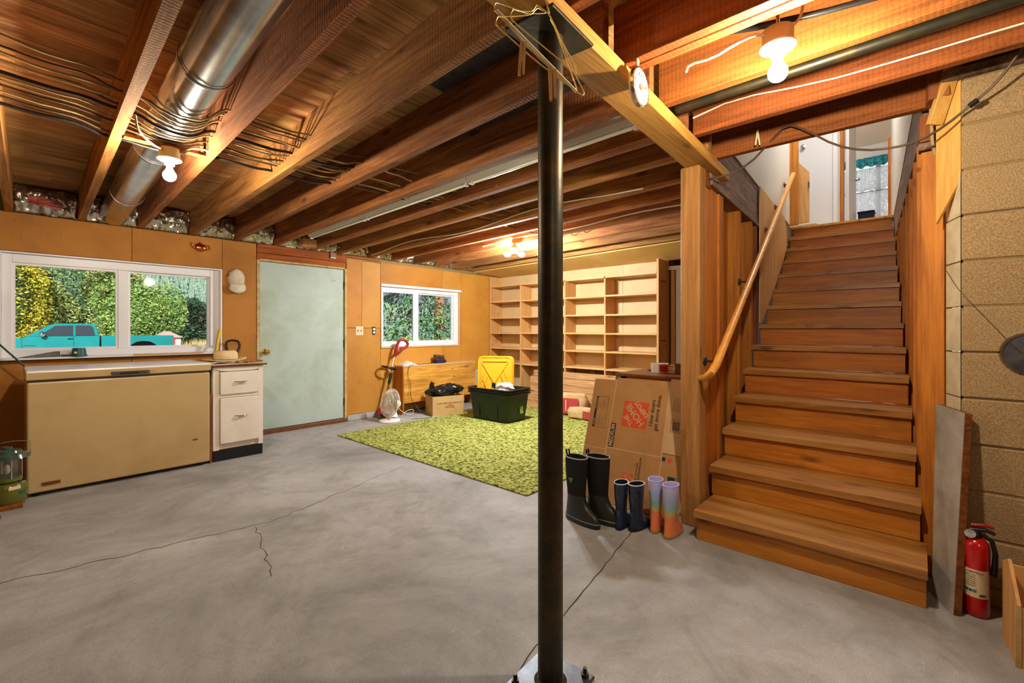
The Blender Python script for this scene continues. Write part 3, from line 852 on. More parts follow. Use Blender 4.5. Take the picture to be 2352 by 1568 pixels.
# wood scraps hanging at the head of the block wall
o = MB().add([(2.868, -0.142, 1.88), (2.872, -0.142, 2.46), (2.935, -0.062, 2.46), (2.935, -0.062, 1.70),
              (2.88, -0.15, 1.88), (2.884, -0.15, 2.46), (2.947, -0.07, 2.46), (2.947, -0.07, 1.70)],
             [(0, 1, 2, 3), (7, 6, 5, 4), (0, 4, 5, 1), (1, 5, 6, 2), (2, 6, 7, 3), (3, 7, 4, 0)]).build('plywood_strip', M['ply_strip'])
tag(o, 'yellow plywood strip with broken lower end against the block wall head', 'plywood')
o = MB()
a, b = Vector((2.858, -0.122, 2.405)), Vector((2.905, -0.055, 2.16))
ax = (b - a).normalized(); sd = Vector((-0.5, 0.80, 0.3)).normalized(); sd = (sd - ax * sd.dot(ax)).normalized(); nn = ax.cross(sd)
q = [a + sd * u * 0.028 + nn * v * 0.016 for u, v in ((-1, -1), (1, -1), (1, 1), (-1, 1))] + [b + sd * u * 0.028 + nn * v * 0.016 for u, v in ((-1, -1), (1, -1), (1, 1), (-1, 1))]
o.hexa(q)
tag(o.build('wood_batten', M['ply_strip'], bevel=0.002), 'short yellow batten nailed across the plywood strip', 'batten')

# handrail
rp = [(1610, 868, 0.012), (1622, 866, -0.03), (1634, 856, -0.065), (1646, 836, -0.075)]
pts = []
def onL(x, y, off):
    d = pix(x, y, 1.0) - Vector((0, 0, CAMZ))
    t = (0.955 - 0.0593 * 2.615 + off) / (d.y - 0.0593 * d.x)
    return Vector((0, 0, CAMZ)) + t * d
pts = [onL(x, y, o) for x, y, o in rp]
e = onL(1822, 400, -0.075)
s0 = pts[-1]
pts += [s0 + (e - s0) * t for t in (0.06, 0.25, 0.5, 0.75, 1.0)]
hr = thing('handrail', 'varnished round wooden handrail beside the stairs, bent in at its foot', 'handrail', tuple(pts[0]))
MB().tube(pts, [0.019, 0.022, 0.0235] + [0.024] * (len(pts) - 3), 14).build('rail', M['rail'], hr, smooth=60)
for t in (0.02, 0.30, 0.58, 0.74, 0.93):
    c = s0 + (e - s0) * t
    w = Vector((c.x, yl(c.x) + (0.015 if c.x < 4.5 else -0.012), c.z - 0.03))
    b = MB().tube([w, w + Vector((0, -0.05, 0.0)), c + Vector((0, 0, -0.02))], 0.007, 8)
    b.lathe([(0.0, 0.0), (0.032, 0.0), (0.026, 0.01), (0.0, 0.014)], 16, m=Matrix.Translation(w) @ Matrix.Rotation(PI / 2, 4, 'X'))
    b.build('bracket', M['darkwood'] if t > 0.5 else M['steel_dark'], hr, smooth=50)

# ------------------------------------------------------------------ storey above, as far as the stairwell shows it
ZL = Z0 + RISE * 13
uf = MB()
uf.box(xt + 0.10, 12.2, -2.0, 3.0, ZL - 0.05, ZL - 0.002)
tag(uf.build('floor_hall', M['ply']), 'upstairs hall floor at the head of the stairs', kind='structure')
uw = struct('wall_stairwell', 'white painted walls around the head of the stairs', (5, 0.6, ZL))
along(2.99, 6.46, 0.002, 0.06, 2.494, 5.0, 'wall_panel', M['wall_white'], uw, bevel=0)
along(2.99, 7.72, -0.06, -0.004, 2.502, 5.0, 'wall_panel', M['wall_white'], uw, yr, bevel=0)
MB().box(2.93, 2.995, -0.1, 1.1, 2.51, 5.0).build('wall_panel', M['wall_white'], uw)
MB().box(6.46, 7.76, 1.75, 1.85, ZL, 5.0).build('wall_panel', M['wall_white'], uw)
MB().box(6.40, 6.46, 1.2, 1.8, ZL, 5.0).build('wall_panel', M['wall_white'], uw)
MB().box(7.70, 7.76, 1.31, 1.8, ZL, 5.0).build('wall_panel', M['wall_white'], uw)
MB().box(7.70, 7.76, 0.80, 1.31, 4.62, 5.0).build('wall_panel', M['wall_white'], uw)
MB().box(7.70, 7.76, 0.80, 0.885, ZL, 4.62).build('wall_panel', M['wall_white'], uw)
MB().box(7.70, 7.76, 0.2, 0.80, 4.7, 5.0).build('wall_panel', M['wall_white'], uw)
MB().box(7.70, 7.76, -0.4, 0.235, ZL, 5.0).build('wall_panel', M['wall_white'], uw)
uc = MB().box(2.9, 12.2, -2.0, 3.0, 4.88, 5.0).build('ceiling_hall', M['wall_white']); tag(uc, 'white hall ceiling seen up the stairs', kind='structure')
fr = struct('wall_far_room', 'white walls of the bright room beyond the hall', (10, 0.6, ZL))
MB().box(7.76, 12.2, 2.9, 3.0, ZL, 5.0).build('wall_panel', M['wall_white'], fr)
MB().box(7.76, 9.0, -2.0, -1.9, ZL, 5.0).build('wall_panel', M['wall_white'], fr)
MB().box(9.0, 11.5, -2.0, -1.9, ZL, 3.3).build('wall_panel', M['wall_white'], fr)
MB().box(9.0, 11.5, -2.0, -1.9, 4.6, 5.0).build('wall_panel', M['wall_white'], fr)
MB().box(11.5, 12.2, -2.0, -1.9, ZL, 5.0).build('wall_panel', M['wall_white'], fr)
for y0, y1, z0, z1 in ((-2.0, 0.30, ZL, 5.0), (1.20, 3.0, ZL, 5.0), (0.30, 1.20, ZL, 3.38), (0.30, 1.20, 4.55, 5.0)):
    MB().box(11.5, 11.6, y0, y1, z0, z1).build('wall_panel', M['wall_white'], fr)
MB().box(7.70, 7.76, 1.8, 3.0, ZL, 5.0).build('wall_panel', M['wall_white'], fr)
MB().box(7.70, 7.76, -2.0, -0.4, ZL, 5.0).build('wall_panel', M['wall_white'], fr)
w3 = struct('window_3', 'bright upstairs window behind lace curtains', (11.5, 0.75, 3.38))
g = MB(); g.box(11.52, 11.57, 0.30, 0.36, 3.38, 4.55).box(11.52, 11.57, 1.14, 1.20, 3.38, 4.55).box(11.52, 11.57, 0.36, 1.14, 4.49, 4.55).box(11.52, 11.57, 0.36, 1.14, 3.38, 3.44)
g.build('frame', M['vinyl'], w3)
MB().box(11.515, 11.575, 0.55, 0.63, 3.44, 4.49).build('mullion', M['vinyl'], w3)
MB().box(11.54, 11.545, 0.36, 0.55, 3.44, 4.49).build('pane', M['pane'], w3)
MB().box(11.54, 11.545, 0.63, 1.14, 3.44, 4.49).build('pane', M['pane'], w3)
d2 = struct('door_2', 'narrow white closet door with knob at the head of the stairs', (7.7, 1.1, ZL))
MB().box(7.69, 7.72, 0.89, 1.305, ZL + 0.01, 4.6).build('door_slab', M['vinyl'], d2, bevel=0.003)
MB().box(7.66, 7.70, 0.83, 0.885, ZL, 4.62).build('casing', M['vinyl'], d2, bevel=0.003)
MB().lathe([(0.03, 0), (0.03, 0.005), (0.01, 0.01), (0.01, 0.04), (0.026, 0.05), (0.028, 0.065), (0.0, 0.075)], 16, m=Matrix.Translation((7.69, 1.235, 3.83)) @ Matrix.Rotation(-PI / 2, 4, 'Y')).build('knob', M['chrome'], d2, smooth=50)
d3 = struct('door_3', 'white door standing open to the bright room with orange jambs', (7.8, 0.7, ZL))
MB().box(7.66, 7.78, 0.765, 0.805, ZL, 4.7).build('jamb', M['stud'], d3, bevel=0.003)
MB().box(7.80, 8.75, 0.715, 0.755, ZL + 0.01, 4.66).build('door_slab', M['vinyl'], d3, bevel=0.003)
MB().tube([(8.62, 0.715, 3.47), (8.62, 0.665, 3.47), (8.52, 0.66, 3.47)], 0.010, 8).build('handle', M['steel_dull'], d3)
MB().box(7.66, 7.74, 0.236, 0.295, ZL, 3.70).build('jamb', M['stud'], d3, bevel=0.003)
tm = struct('trim_2', 'orange casing at the end of the white stairwell wall', (6.48, 1.15, ZL))
MB().box(6.46, 6.50, 1.095, 1.24, ZL - 0.02, 4.88).build('casing', M['stud'], tm, bevel=0.003)
o = MB().prism([(1.175, ZL), (0.99, ZL), (0.99, 3.12), (1.175, 3.36)], 'x', 6.52, 6.54).build('plywood_board', M['ply'])
tag(o, 'pale plywood offcut with a slanted top standing at the stair head', 'plywood')
hg = MB().box(6.508, 6.519, 0.985, 1.0, 2.93, 3.0).build('hinge', M['steel_dull'], o)
# curtains
def curtain(name, label, cat, y0, y1, z0, z1, mat, x=11.40, amp=0.025, waves=14):
    o = MB().grid(lambda u, v: (x + amp * math.sin(u * waves * 2 * PI) * (0.4 + 0.6 * (1 - v)), y0 + (y1 - y0) * u, z0 + (z1 - z0) * v + 0.02 * math.sin(u * 40) * (1 - v)), 90, 6).build(name, M[mat], smooth=80, flat_open=True)
    mod = o.modifiers.new('t', 'SOLIDIFY'); mod.thickness = 0.002
    return tag(o, label, cat)
curtain('valance', 'teal patterned valance across the top of the upstairs window', 'curtain', 0.22, 1.28, 4.42, 4.60, 'teal_cloth', 11.36, 0.02, 9)
curtain('lace_curtain', 'upper tier of white lace curtain under the teal valance', 'curtain', 0.26, 1.24, 3.96, 4.40, 'lace', 11.42)
curtain('lace_curtain', 'lower tier of white lace cafe curtain hanging from the mid rod', 'curtain', 0.26, 1.24, 3.36, 3.92, 'lace', 11.42)
o = MB().tube([(11.40, 0.2, 3.93), (11.40, 1.3, 3.93)], 0.008, 8).build('curtain_rod', M['steel_dull']); tag(o, 'thin rod carrying the lower lace tier', 'curtain rod')
bn = thing('waste_bin', 'navy blue bin just showing over the top stair', 'bin', (9.2, 0.62, ZL))
MB().prism([(-0.12, -0.1), (0.12, -0.1), (0.12, 0.1), (-0.12, 0.1)], 'z', 0.0, 0.55).build('body', M['navy'], bn, bevel=0.015, seg=2, world=False)
MB().box(-0.13, 0.13, -0.11, 0.11, 0.55, 0.575).build('rim', M['navy'], bn, bevel=0.008, world=False)

# added fill lamps upstairs, out of view over the stairs and beyond
hl_ = thing('hall_fill_lamp', 'added round white fill lamp out of view above the stairs', 'lamp', (5.9, 0.65, 4.88))
MB().lathe([(0.0, 0.0), (0.09, 0.0), (0.09, -0.02), (0.0, -0.022)], 24).build('base', M['vinyl'], hl_, world=False)
MB().sph((0, 0, -0.09), (0.11, 0.11, 0.07), 20, 12).build('globe', glow('hall fill light', (1.0, 0.97, 0.94, 1), W_HALL_FILL / (4 * PI * PI * 0.10 * 0.10)), hl_, smooth=80, world=False)
hl2 = thing('room_fill_lamp', 'added round white fill lamp out of view in the room beyond the hall', 'lamp', (9.9, 1.6, 4.88))  # second added fill lamp, unseen, lifts the far room
MB().lathe([(0.0, 0.0), (0.09, 0.0), (0.09, -0.02), (0.0, -0.022)], 24).build('base', M['vinyl'], hl2, world=False)
MB().sph((0, 0, -0.09), (0.11, 0.11, 0.07), 20, 12).build('globe', glow('room fill light', (0.95, 0.98, 1.0, 1), 0.55 * W_HALL_FILL / (4 * PI * PI * 0.10 * 0.10)), hl2, smooth=80, world=False)
# ------------------------------------------------------------------ round duct in the second joist bay
def duct_c(y):
    x = (jx(7, y) + JW + jx(8, y)) / 2 + 0.01
    return Vector((x, y, zj(y) + 0.092 + 0.045 * (5.4 - y) / 3.7))
du = thing('round_duct', 'shiny galvanised round duct running between the joists', 'duct', tuple(duct_c(5.3)))
ysec = [5.55, 4.72, 3.55, 2.35, 1.05]
for a, b in zip(ysec, ysec[1:]):
    MB().tube([duct_c(a), duct_c((a + b) / 2), duct_c(b)], 0.105, 40, cap=False).build('duct_section', M['steel'], du, smooth=60)
for y in ysec[1:-1]:
    MB().tube([duct_c(y + 0.012), duct_c(y), duct_c(y - 0.012)], [0.1052, 0.1085, 0.1052], 40, cap=False).build('seam_ring', M['steel'], du, smooth=60)
    c = duct_c(y - 0.03)
    o = MB().tube([c + Vector((0.110 * math.cos(t), 0, 0.110 * math.sin(t))) for t in [PI * 0.9 + k * PI * 1.2 / 16 for k in range(17)]], 0.002, 5).build('hanger_wire', M['steel_dull'], du)

# ------------------------------------------------------------------ house wiring threaded through the joists
specs = [  # y at the bundle, colour, last joist index, height
    (2.66, 'cable', 9, 0.105), (2.72, 'cable_brown', 16, 0.095), (2.77, 'cable', 9, 0.10), (2.82, 'cable', 17, 0.085), (2.87, 'cable_brown', 9, 0.09),
    (2.93, 'cable_black', 10, 0.085), (2.98, 'cable', 17, 0.075), (3.03, 'cable', 12, 0.08), (3.08, 'cable_brown', 9, 0.07), (3.13, 'cable', 18, 0.068),
    (3.19, 'cable_brown', 16, 0.062), (3.27, 'cable_black', 10, 0.058)]
for k, (y, mt, last, h) in enumerate(specs):
    r = random.Random(90 + k)
    pts = [(-2.9, y - 0.25, 2.31)]
    for i in range(1, last + 1):
        yj = y + r.uniform(-0.012, 0.012)
        x0 = jx(i, yj); z = zj(yj) + h + r.uniform(-0.012, 0.012)
        if i == 7: z -= 0.03
        pts += [(x0 - 0.03, yj, z), (x0 + JW / 2, yj, z + 0.002), (x0 + JW + 0.03, yj, z)]
        if i < last:
            x1 = jx(i + 1, yj)
            sag = r.uniform(0.002, 0.016)
            for t in (0.3, 0.5, 0.7):
                zz = z - sag * 4 * t * (1 - t)
                if i == 7: zz = zj(yj) + 0.004 - (h - 0.085) * 0.2 + (0.008 if t != 0.5 else 0)     # slack under the duct
                pts.append((x0 + JW + (x1 - x0 - JW) * t, yj + r.uniform(-0.012, 0.012), zz))
    pts.append((pts[-1][0] + 0.02, pts[-1][1] + 0.05, pts[-1][2] + 0.06))
    # smooth the run a little
    for _ in range(2):
        q = [pts[0]]
        for a, b in zip(pts, pts[1:]):
            a, b = Vector(a), Vector(b)
            q += [tuple(a * 0.75 + b * 0.25), tuple(a * 0.25 + b * 0.75)]
        q.append(pts[-1]); pts = q if _ == 0 else pts
    rad = 0.0085 if mt == 'cable_black' else r.choice([0.0045, 0.005, 0.0055])
    o = MB().tube(pts, rad, 6).build('electric_cable', M[mt], smooth=60)
    lab = {'cable': 'cream cable crossing the duct', 'cable_brown': 'brown cable crossing the duct',
           'cable_black': 'thick black cable crossing the duct'}[mt]
    same = [q for q in specs if q[1] == mt]; nth = len(same) - same.index(specs[k])
    tag(o, lab + ', ' + ['nearest', 'second', 'third', 'fourth', 'fifth', 'sixth'][nth - 1] + ' of its colour from the window wall', 'cable', 'cables through the joists')
def wire(name, label, pts, rad, mat, cat='cable', n=6):
    pts = [Vector(p) for p in pts]
    q = [pts[0]]
    for a, b in zip(pts, pts[1:]):
        q += [a * 0.75 + b * 0.25, a * 0.25 + b * 0.75]
    q.append(pts[-1])
    return tag(MB().tube(q, rad, n).build(name, M[mat], smooth=60), label, cat)
x8 = lambda y: jx(14, y) - 0.012
wire('electric_cable', 'pale cable waving along the joist side above the small window', [(x8(y), y, zj(y) + 0.04 + 0.03 * math.sin(y * 3.1)) for y in [5.45 - 0.3 * k for k in range(14)]], 0.006, 'cable_white')
x10 = lambda y: jx(16, y) - 0.012
wire('electric_cable', 'pale cable stapled to a joist between the pole and the wooden post', [(x10(y), y, zj(y) + 0.05 + 0.015 * math.sin(y * 4)) for y in [4.1 - 0.3 * k for k in range(10)]], 0.006, 'cable_white')
wire('electric_cable', 'white cable along the joist under the black pipe', [(2.513, 0.92, 2.36), pix(1690, 226, 2.338), pix(1880, 190, 2.10), pix(2060, 140, 1.9155), pix(2352, 52, 1.676), (2.513, -0.9, 2.32), (2.513, -2.9, 2.33)], 0.0045, 'cable_white')
wire('hanging_cable', 'brown cord drooping across the stair opening from the beam to the block wall',
     [pix(1612, 412, 2.86), pix(1665, 405, 2.88), pix(1720, 378, 2.78), pix(1770, 325, 2.62), pix(1806, 284, 2.53), pix(1850, 298, 2.46), pix(1920, 335, 2.36), pix(1985, 346, 2.28), pix(2050, 340, 2.2), pix(2110, 325, 2.12), pix(2170, 290, 2.05), pix(2235, 237, 1.97), pix(2290, 190, 1.9), pix(2352, 106, 1.8), pix(2400, 30, 1.72)], 0.0055, 'cable_brown')
o = MB().tube([pix(2226, 244, 1.975), pix(2246, 230, 1.955)], [0.012, 0.012], 10).build('cord_plug', M['black']); tag(o, 'black plug joint on the drooping brown cord', 'plug')
wire('electric_cable', 'short yellow cable dropping into the corner stud', [(2.985, -0.045, 2.27), (2.98, -0.05, 2.17), (2.985, -0.05, 2.10), (3.002, -0.062, 2.045)], 0.008, 'cable')
wire('ground_wire', 'thin dark wire slanting across the block wall to the flue cover', [pix(2174, 622, 2.15), pix(2194, 655, 2.06), pix(2215, 680, 2.01), pix(2265, 730, 1.96), pix(2322, 790, 1.92), pix(2352, 812, 1.89)], 0.0016, 'cable_brown', 'wire', 5)
wire('steel_conduit', 'thin cream conduit crossing the deck at the upper left', [pix(30, -60, 2.0), pix(60, 0, 2.05), pix(115, 150, 2.35), pix(150, 260, 2.75)], 0.010, 'cable_white', 'conduit', 10)

# ------------------------------------------------------------------ bare bulb lamps
def bulb_mat(name, col, w, r):
    return glow(name, col, w / (4 * PI * PI * r * r))
WARM, COOL = (1.0, 0.84, 0.64, 1), (0.93, 0.97, 1.0, 1)
def lamp(label, c, w, col, group='bare bulb ceiling lamps', twin=False, rod=0.0):
    t = thing('ceiling_lamp', label, 'lamp', (c[0], c[1], c[2] + 0.15), group)
    L = dict(world=False)
    MB().lathe([(0.05, 0.0), (0.05, -0.05), (0.046, -0.052)], 20, m=None).build('junction_box', M['lampbox'], t, smooth=50, **L)
    MB().lathe([(0.052, -0.052), (0.058, -0.056), (0.058, -0.062), (0.04, -0.072), (0.026, -0.076), (0.024, -0.092), (0.02, -0.094)], 24).build('lamp_holder', M['porcelain'], t, smooth=50, **L)
    if not twin:
        MB().lathe([(0.015, -0.094), (0.016, -0.108), (0.02, -0.12)], 16).build('bulb_base', M['porcelain'], t, smooth=50, **L)
        MB().sph((0, 0, -0.15), 0.032, 16, 10).build('bulb', bulb_mat('bulb light', col, w, 0.032), t, smooth=80, **L)
    else:
        MB().lathe([(0.018, -0.094), (0.018, -0.115), (0.0, -0.118)], 16).build('bulb_base', M['porcelain'], t, **L)
        for s in (-1, 1):
            q = Vector((0.6676, -0.7445, 0)) * s
            MB().tube([q * 0.01 + Vector((0, 0, -0.105)), q * 0.045 + Vector((0, 0, -0.118))], 0.014, 10).build('bulb_socket', M['porcelain'], t, **L)
            MB().sph(tuple(q * 0.085 + Vector((0, 0, -0.132))), (0.04, 0.04, 0.026), 16, 10).build('bulb', bulb_mat('led light', col, w / 2, 0.035), t, smooth=80, **L)
    return t
lL = lamp('bare bulb lamp on a batten beside the round duct', (0.615, 3.15, 2.07), W_LEFT, WARM)
lR = lamp('bare bulb lamp hanging from a rod near the dial thermometer', (1.83, 0.372, 2.113), W_RIGHT, WARM)
lF = lamp('cool white twin bulb lamp under the joists in front of the bookcase', (4.03, 3.575, 2.075), W_LED, COOL, twin=True)
lFill = lamp('added fill bulb in the joists behind the viewer', (-0.2, -1.35, 2.12), W_BACK_FILL, (1.0, 0.88, 0.74, 1))  # unseen fill bulb, added to lift the stairs, floor and freezer front
MB().tube([(1.83, 0.372, 2.262), (1.83, 0.372, 2.505)], 0.007, 8).build('rod', M['chrome'], lR)
MB().tube([(-0.2, -1.35, 2.27), (-0.2, -1.35, 2.505)], 0.007, 8).build('rod', M['chrome'], lFill)
o = MB().box(jx(7, 3.15) + JW, jx(8, 3.15), 3.125, 3.175, 2.222, 2.242).build('lamp_batten', M['joist_r'], bevel=0.002); tag(o, 'thin wooden batten between joists holding the lamp by the duct', 'batten')
wire('electric_cable', 'loose cable curling from the joist to the lamp beside the duct', [(0.42, 2.85, 2.25), (0.44, 2.92, 2.20), (0.52, 3.05, 2.19), (0.58, 3.12, 2.20)], 0.006, 'cable')
wire('electric_cable', 'loose cable between the lamp by the duct and the next joist', [(0.65, 3.13, 2.2), (0.70, 3.12, 2.24), (0.75, 3.1, 2.25), (0.80, 3.08, 2.24)], 0.006, 'cable')
wire('electric_cable', 'white cable curling from the orange joist to the hanging lamp', [pix(1576, 165, 1.93), pix(1582, 148, 1.9), pix(1640, 132, 1.8), pix(1690, 100, 1.7), pix(1735, 78, 1.62), pix(1770, 84, 1.60)], 0.006, 'cable_white')
wire('electric_cable', 'pale cable rising from the hanging lamp past its rod', [pix(1822, 58, 1.6), pix(1838, 42, 1.6), pix(1846, 10, 1.6), pix(1838, -30, 1.6)], 0.005, 'cable_white')
o = MB().tube([(2.235, 0.90, 2.30), (2.235, -3.1, 2.30)], 0.024, 20).build('drain_pipe', M['steel_dark'], smooth=60); tag(o, 'long dark pipe running below the orange joists', 'pipe')
o = MB().tube([pix(1560, 98, 1.98), pix(1640, 78, 1.85), pix(1740, 62, 1.72), pix(1900, 25, 1.6), pix(2100, -30, 1.5)], [0.004, 0.012, 0.013, 0.011, 0.011], 8).build('cable_run', M['cable_black'], smooth=60); tag(o, 'black taped cable along the orange joist behind the lamp rod', 'cable')

# fluorescent strips
fy = [5.02, 3.86, 2.44, 1.10]
labs = ['pale unlit fluorescent strip nearest the blue green door', 'middle unlit fluorescent strip of the row between joists', 'unlit fluorescent strip nearest the beam']
M['fluor'] = plain('pale green white enamel', '#f0f6e8', 0.3)
M['fluor_tube'] = plain('fluorescent tube glass', '#eef4e6', 0.2)
for (a, b), lb in zip(zip(fy, fy[1:]), labs):
    zf = lambda y: 2.225 + (5.02 - y) * 0.0185
    t = thing('fluorescent_strip', lb, 'light', (2.25, (a + b) / 2, zf((a + b) / 2) + 0.03), 'fluorescent strips')
    pr_ = [(-0.034, 0.0), (-0.022, -0.028), (0.022, -0.028), (0.034, 0.0), (0.03, 0.045), (-0.03, 0.045)]
    mb = MB(); nn = len(pr_)
    vs = [(2.25 + u, a - 0.004, zf(a) + 0.03 + w) for u, w in pr_] + [(2.25 + u, b + 0.004, zf(b) + 0.03 + w) for u, w in pr_]
    mb.add(vs, [list(range(nn))[::-1], list(range(nn, 2 * nn))] + [(i, (i + 1) % nn, nn + (i + 1) % nn, nn + i) for i in range(nn)])
    mb.build('housing', M['fluor'], t)
    MB().tube([(2.25, a - 0.05, zf(a - 0.05) - 0.008), (2.25, b + 0.05, zf(b + 0.05) - 0.008)], 0.013, 12).build('tube', M['fluor_tube'], t, smooth=60)
    for yy in (a - 0.03, b + 0.03):
        MB().box(2.234, 2.266, yy - 0.012, yy + 0.012, zf(yy) - 0.022, zf(yy) + 0.004).build('end_socket', M['vinyl'], t)
o = MB().box(2.33, 2.50, 5.40, 5.52, 2.19, 2.28).build('wood_block', M['shelf']); tag(o, 'orange wooden block wedged by the joist end over the door', 'block')
pc = thing('hanging_card', 'small framed card hanging from a wire above the door', 'card', (2.79, 5.575, 2.12))
MB().box(2.755, 2.825, 5.57, 5.577, 2.115, 2.205).build('card', M['plastic_dark'], pc)
MB().box(2.755, 2.825, 5.567, 5.572, 2.112, 2.126).build('card_edge', M['yellow_h'], pc)
MB().sph((2.79, 5.569, 2.165), (0.016, 0.002, 0.02), 10, 6).build('printed_face', M['ink_orange'], pc)
MB().tube([(2.79, 5.572, 2.205), (2.785, 5.56, 2.26)], 0.0015, 5).build('wire', M['steel_dull'], pc)

# ------------------------------------------------------------------ wire hangers and clothes pegs at the head of the pole
def zp(p, d0=1.30, d1=1.41):
    zx, zy = p
    t = min(1, max(0, (zx - 450) / 1200))
    return pix(1060 + zx / 5.88, zy / 5.88, d0 + (d1 - d0) * t)
M['hanger'] = plain('gold lacquered wire', '#d8b868', 0.3, 0.6)
def hanger(lab, pts, card=None, d=(1.30, 1.41)):
    P = [zp(p, *d) for p in pts]
    t = thing('wire_hanger', lab, 'hanger', tuple(P[0]), 'wire hangers on the pole head')
    q = [P[0]]
    for a, b in zip(P, P[1:]):
        q += [a * 0.85 + b * 0.15, a * 0.15 + b * 0.85]
    q.append(P[-1])
    MB().tube(q, 0.0019, 6).build('wire', M['hanger'], t, smooth=60)
    if card:
        MB().tube([zp(c, *d) for c in card], 0.0045, 8).build('card_tube', M['label'], t, smooth=60)
hanger('gold wire hanger with the widest loop beside the pole head', [(1130, -60), (1150, 60), (1180, 190), (1120, 150), (1030, 100), (950, 190), (880, 205), (640, 222), (490, 220), (462, 300), (470, 345), (1000, 820), (1640, 1300), (1655, 1250), (1540, 1010), (1270, 360), (1180, 190)])
hanger('wire hanger with a cream cardboard bar beside the pole head', [(1150, -60), (1165, 60), (1190, 200), (1020, 55), (960, 155), (810, 150), (470, 25), (440, 80), (455, 150), (1000, 740), (1550, 1250), (1550, 1170), (1330, 560), (1200, 220)], [(470, 140), (1555, 1240)], (1.33, 1.43))
hanger('wire hanger with the shortest bar beside the pole head', [(1115, -40), (1140, 90), (1150, 180), (900, 185), (700, 118), (660, 190), (690, 285), (1120, 640), (1560, 1005), (1530, 870), (1400, 640), (1200, 260)], None, (1.35, 1.45))
def peg(lab, a1, b1, a2, b2, d):
    t = thing('clothes_peg', lab, 'clothes peg', tuple(zp(a1, d, d)), 'clothes pegs on the hangers')
    for a, b in ((a1, b1), (a2, b2)):
        A, B_ = zp(a, d, d), zp(b, d, d)
        ax = (B_ - A).normalized(); s = Vector((math.cos(YAW), -math.sin(YAW), 0)); s = (s - ax * s.dot(ax)).normalized(); n_ = ax.cross(s)
        h = 0.0058
        MB().hexa([A + s * u * h + n_ * v * h for u, v in ((-1, -1), (1, -1), (1, 1), (-1, 1))] + [B_ + s * u * h * 0.7 + n_ * v * h for u, v in ((-1, -1), (1, -1), (1, 1), (-1, 1))]).build('peg_leg', M['shelf'], t)
    m_ = zp(((a1[0] + a2[0]) / 2, (a1[1] * 0.65 + b1[1] * 0.35)), d, d)
    MB().tube([m_ + Vector((math.cos(YAW) * 0.008 * math.cos(k), -math.sin(YAW) * 0.008 * math.cos(k), 0.005 * math.sin(k))) for k in [i * 0.7 for i in range(10)]], 0.0012, 5).build('spring', M['steel_dull'], t)
peg('clothes peg clipped on the bar higher up', (815, 590), (775, 1015), (845, 575), (838, 990), 1.325)
peg('clothes peg clipped on the bar lower down by the pole', (1195, 915), (1210, 1355), (1255, 945), (1268, 1320), 1.375)
o = thing('clothes_peg', 'grey clothes peg clipped on the joist over the stairs', 'clothes peg', (2.94, 0.75, 2.25))
for s in (-1, 1):
    a, b = pix(1740, 300, 2.62), pix(1740 + 5 * s, 333, 2.62)
    MB().tube([a, b], 0.005, 6).build('peg_leg', M['label'], o)

# ------------------------------------------------------------------ dial thermometer hung on the beam
tc = Vector((1.672, 0.822, 2.158))
th = thing('dial_thermometer', 'round white dial thermometer with a red needle hung on the beam', 'thermometer', tuple(tc))
th.rotation_euler = (PI / 2, 0, 0.05)               # face looks towards the viewer's side of the beam
L = dict(world=False)
MB().lathe([(0.0, -0.012), (0.074, -0.012), (0.076, -0.002), (0.076, 0.004)], 40).build('case', M['label'], th, smooth=40, **L)
MB().lathe([(0.0, 0.0035), (0.069, 0.0035), (0.069, 0.0045), (0.0, 0.0045)], 40).build('dial', M['white'], th, **L)
MB().lathe([(0.0685, 0.004), (0.0685, 0.009), (0.077, 0.008), (0.077, -0.004)], 40).build('rim', M['chrome'], th, smooth=40, **L)
for k, s in enumerate(['-60', '-40', '-20', '0', '20', '40', '60', '80', '100', '120']):
    a = math.radians(225 - k * 30)
    text('dial_number', s, 0.0165, M['ink'], th, Matrix.Translation((0.049 * math.cos(a), 0.049 * math.sin(a), 0.0052)) @ Matrix.Rotation(a - PI / 2, 4, 'Z'))
    MB().box(-0.0006, 0.0006, 0.060, 0.066, 0.0046, 0.0056, Matrix.Rotation(a - PI / 2, 4, 'Z')).build('tick', M['ink'], th, **L)
an = math.radians(14)
MB().prism([(-0.004, -0.0035), (0.055, -0.001), (0.055, 0.001), (-0.004, 0.0035)], 'z', 0.006, 0.0072, Matrix.Rotation(an, 4, 'Z')).build('needle', M['ink_orange'], th, **L)
MB().lathe([(0.012, 0.005), (0.012, 0.008), (0.0, 0.010)], 20).build('needle_hub', M['ink_orange'], th, **L)
MB().prism([(-0.012, 0.07), (0.004, 0.07), (0.002, 0.11), (-0.016, 0.12)], 'z', -0.006, -0.002).build('hanger_tab', M['white'], th, **L)
# ------------------------------------------------------------------ chest freezer and drawer cabinet under the wide window
fz = thing('chest_freezer', 'large almond chest freezer with a white lid under the wide window', 'freezer', (0.65, 5.03, 0))
MB().box(0.094, 1.212, 4.705, 5.36, 0.028, 0.822).build('body', M['freezer'], fz, bevel=0.012, seg=2)
MB().box(0.10, 1.205, 4.715, 5.35, 0.82, 0.838).build('gasket', M['plastic_dark'], fz)
MB().box(0.088, 1.218, 4.692, 5.37, 0.838, 0.905).build('lid', M['freezer_top'], fz, bevel=0.012, seg=2)
MB().box(0.092, 1.214, 4.6905, 4.693, 0.842, 0.892).build('lid_front', M['freezer'], fz, bevel=0.001)
hd = MB().box(0.545, 0.782, 4.672, 4.691, 0.846, 0.872).build('handle', M['plastic_dark'], fz, bevel=0.003)
MB().box(0.595, 0.715, 4.668, 4.673, 0.852, 0.864).build('grip', M['black'], hd, bevel=0.001)
MB().cyl((0.752, 4.672, 0.859), (0.752, 4.666, 0.859), 0.009, n=14).build('lock', M['chrome'], hd)
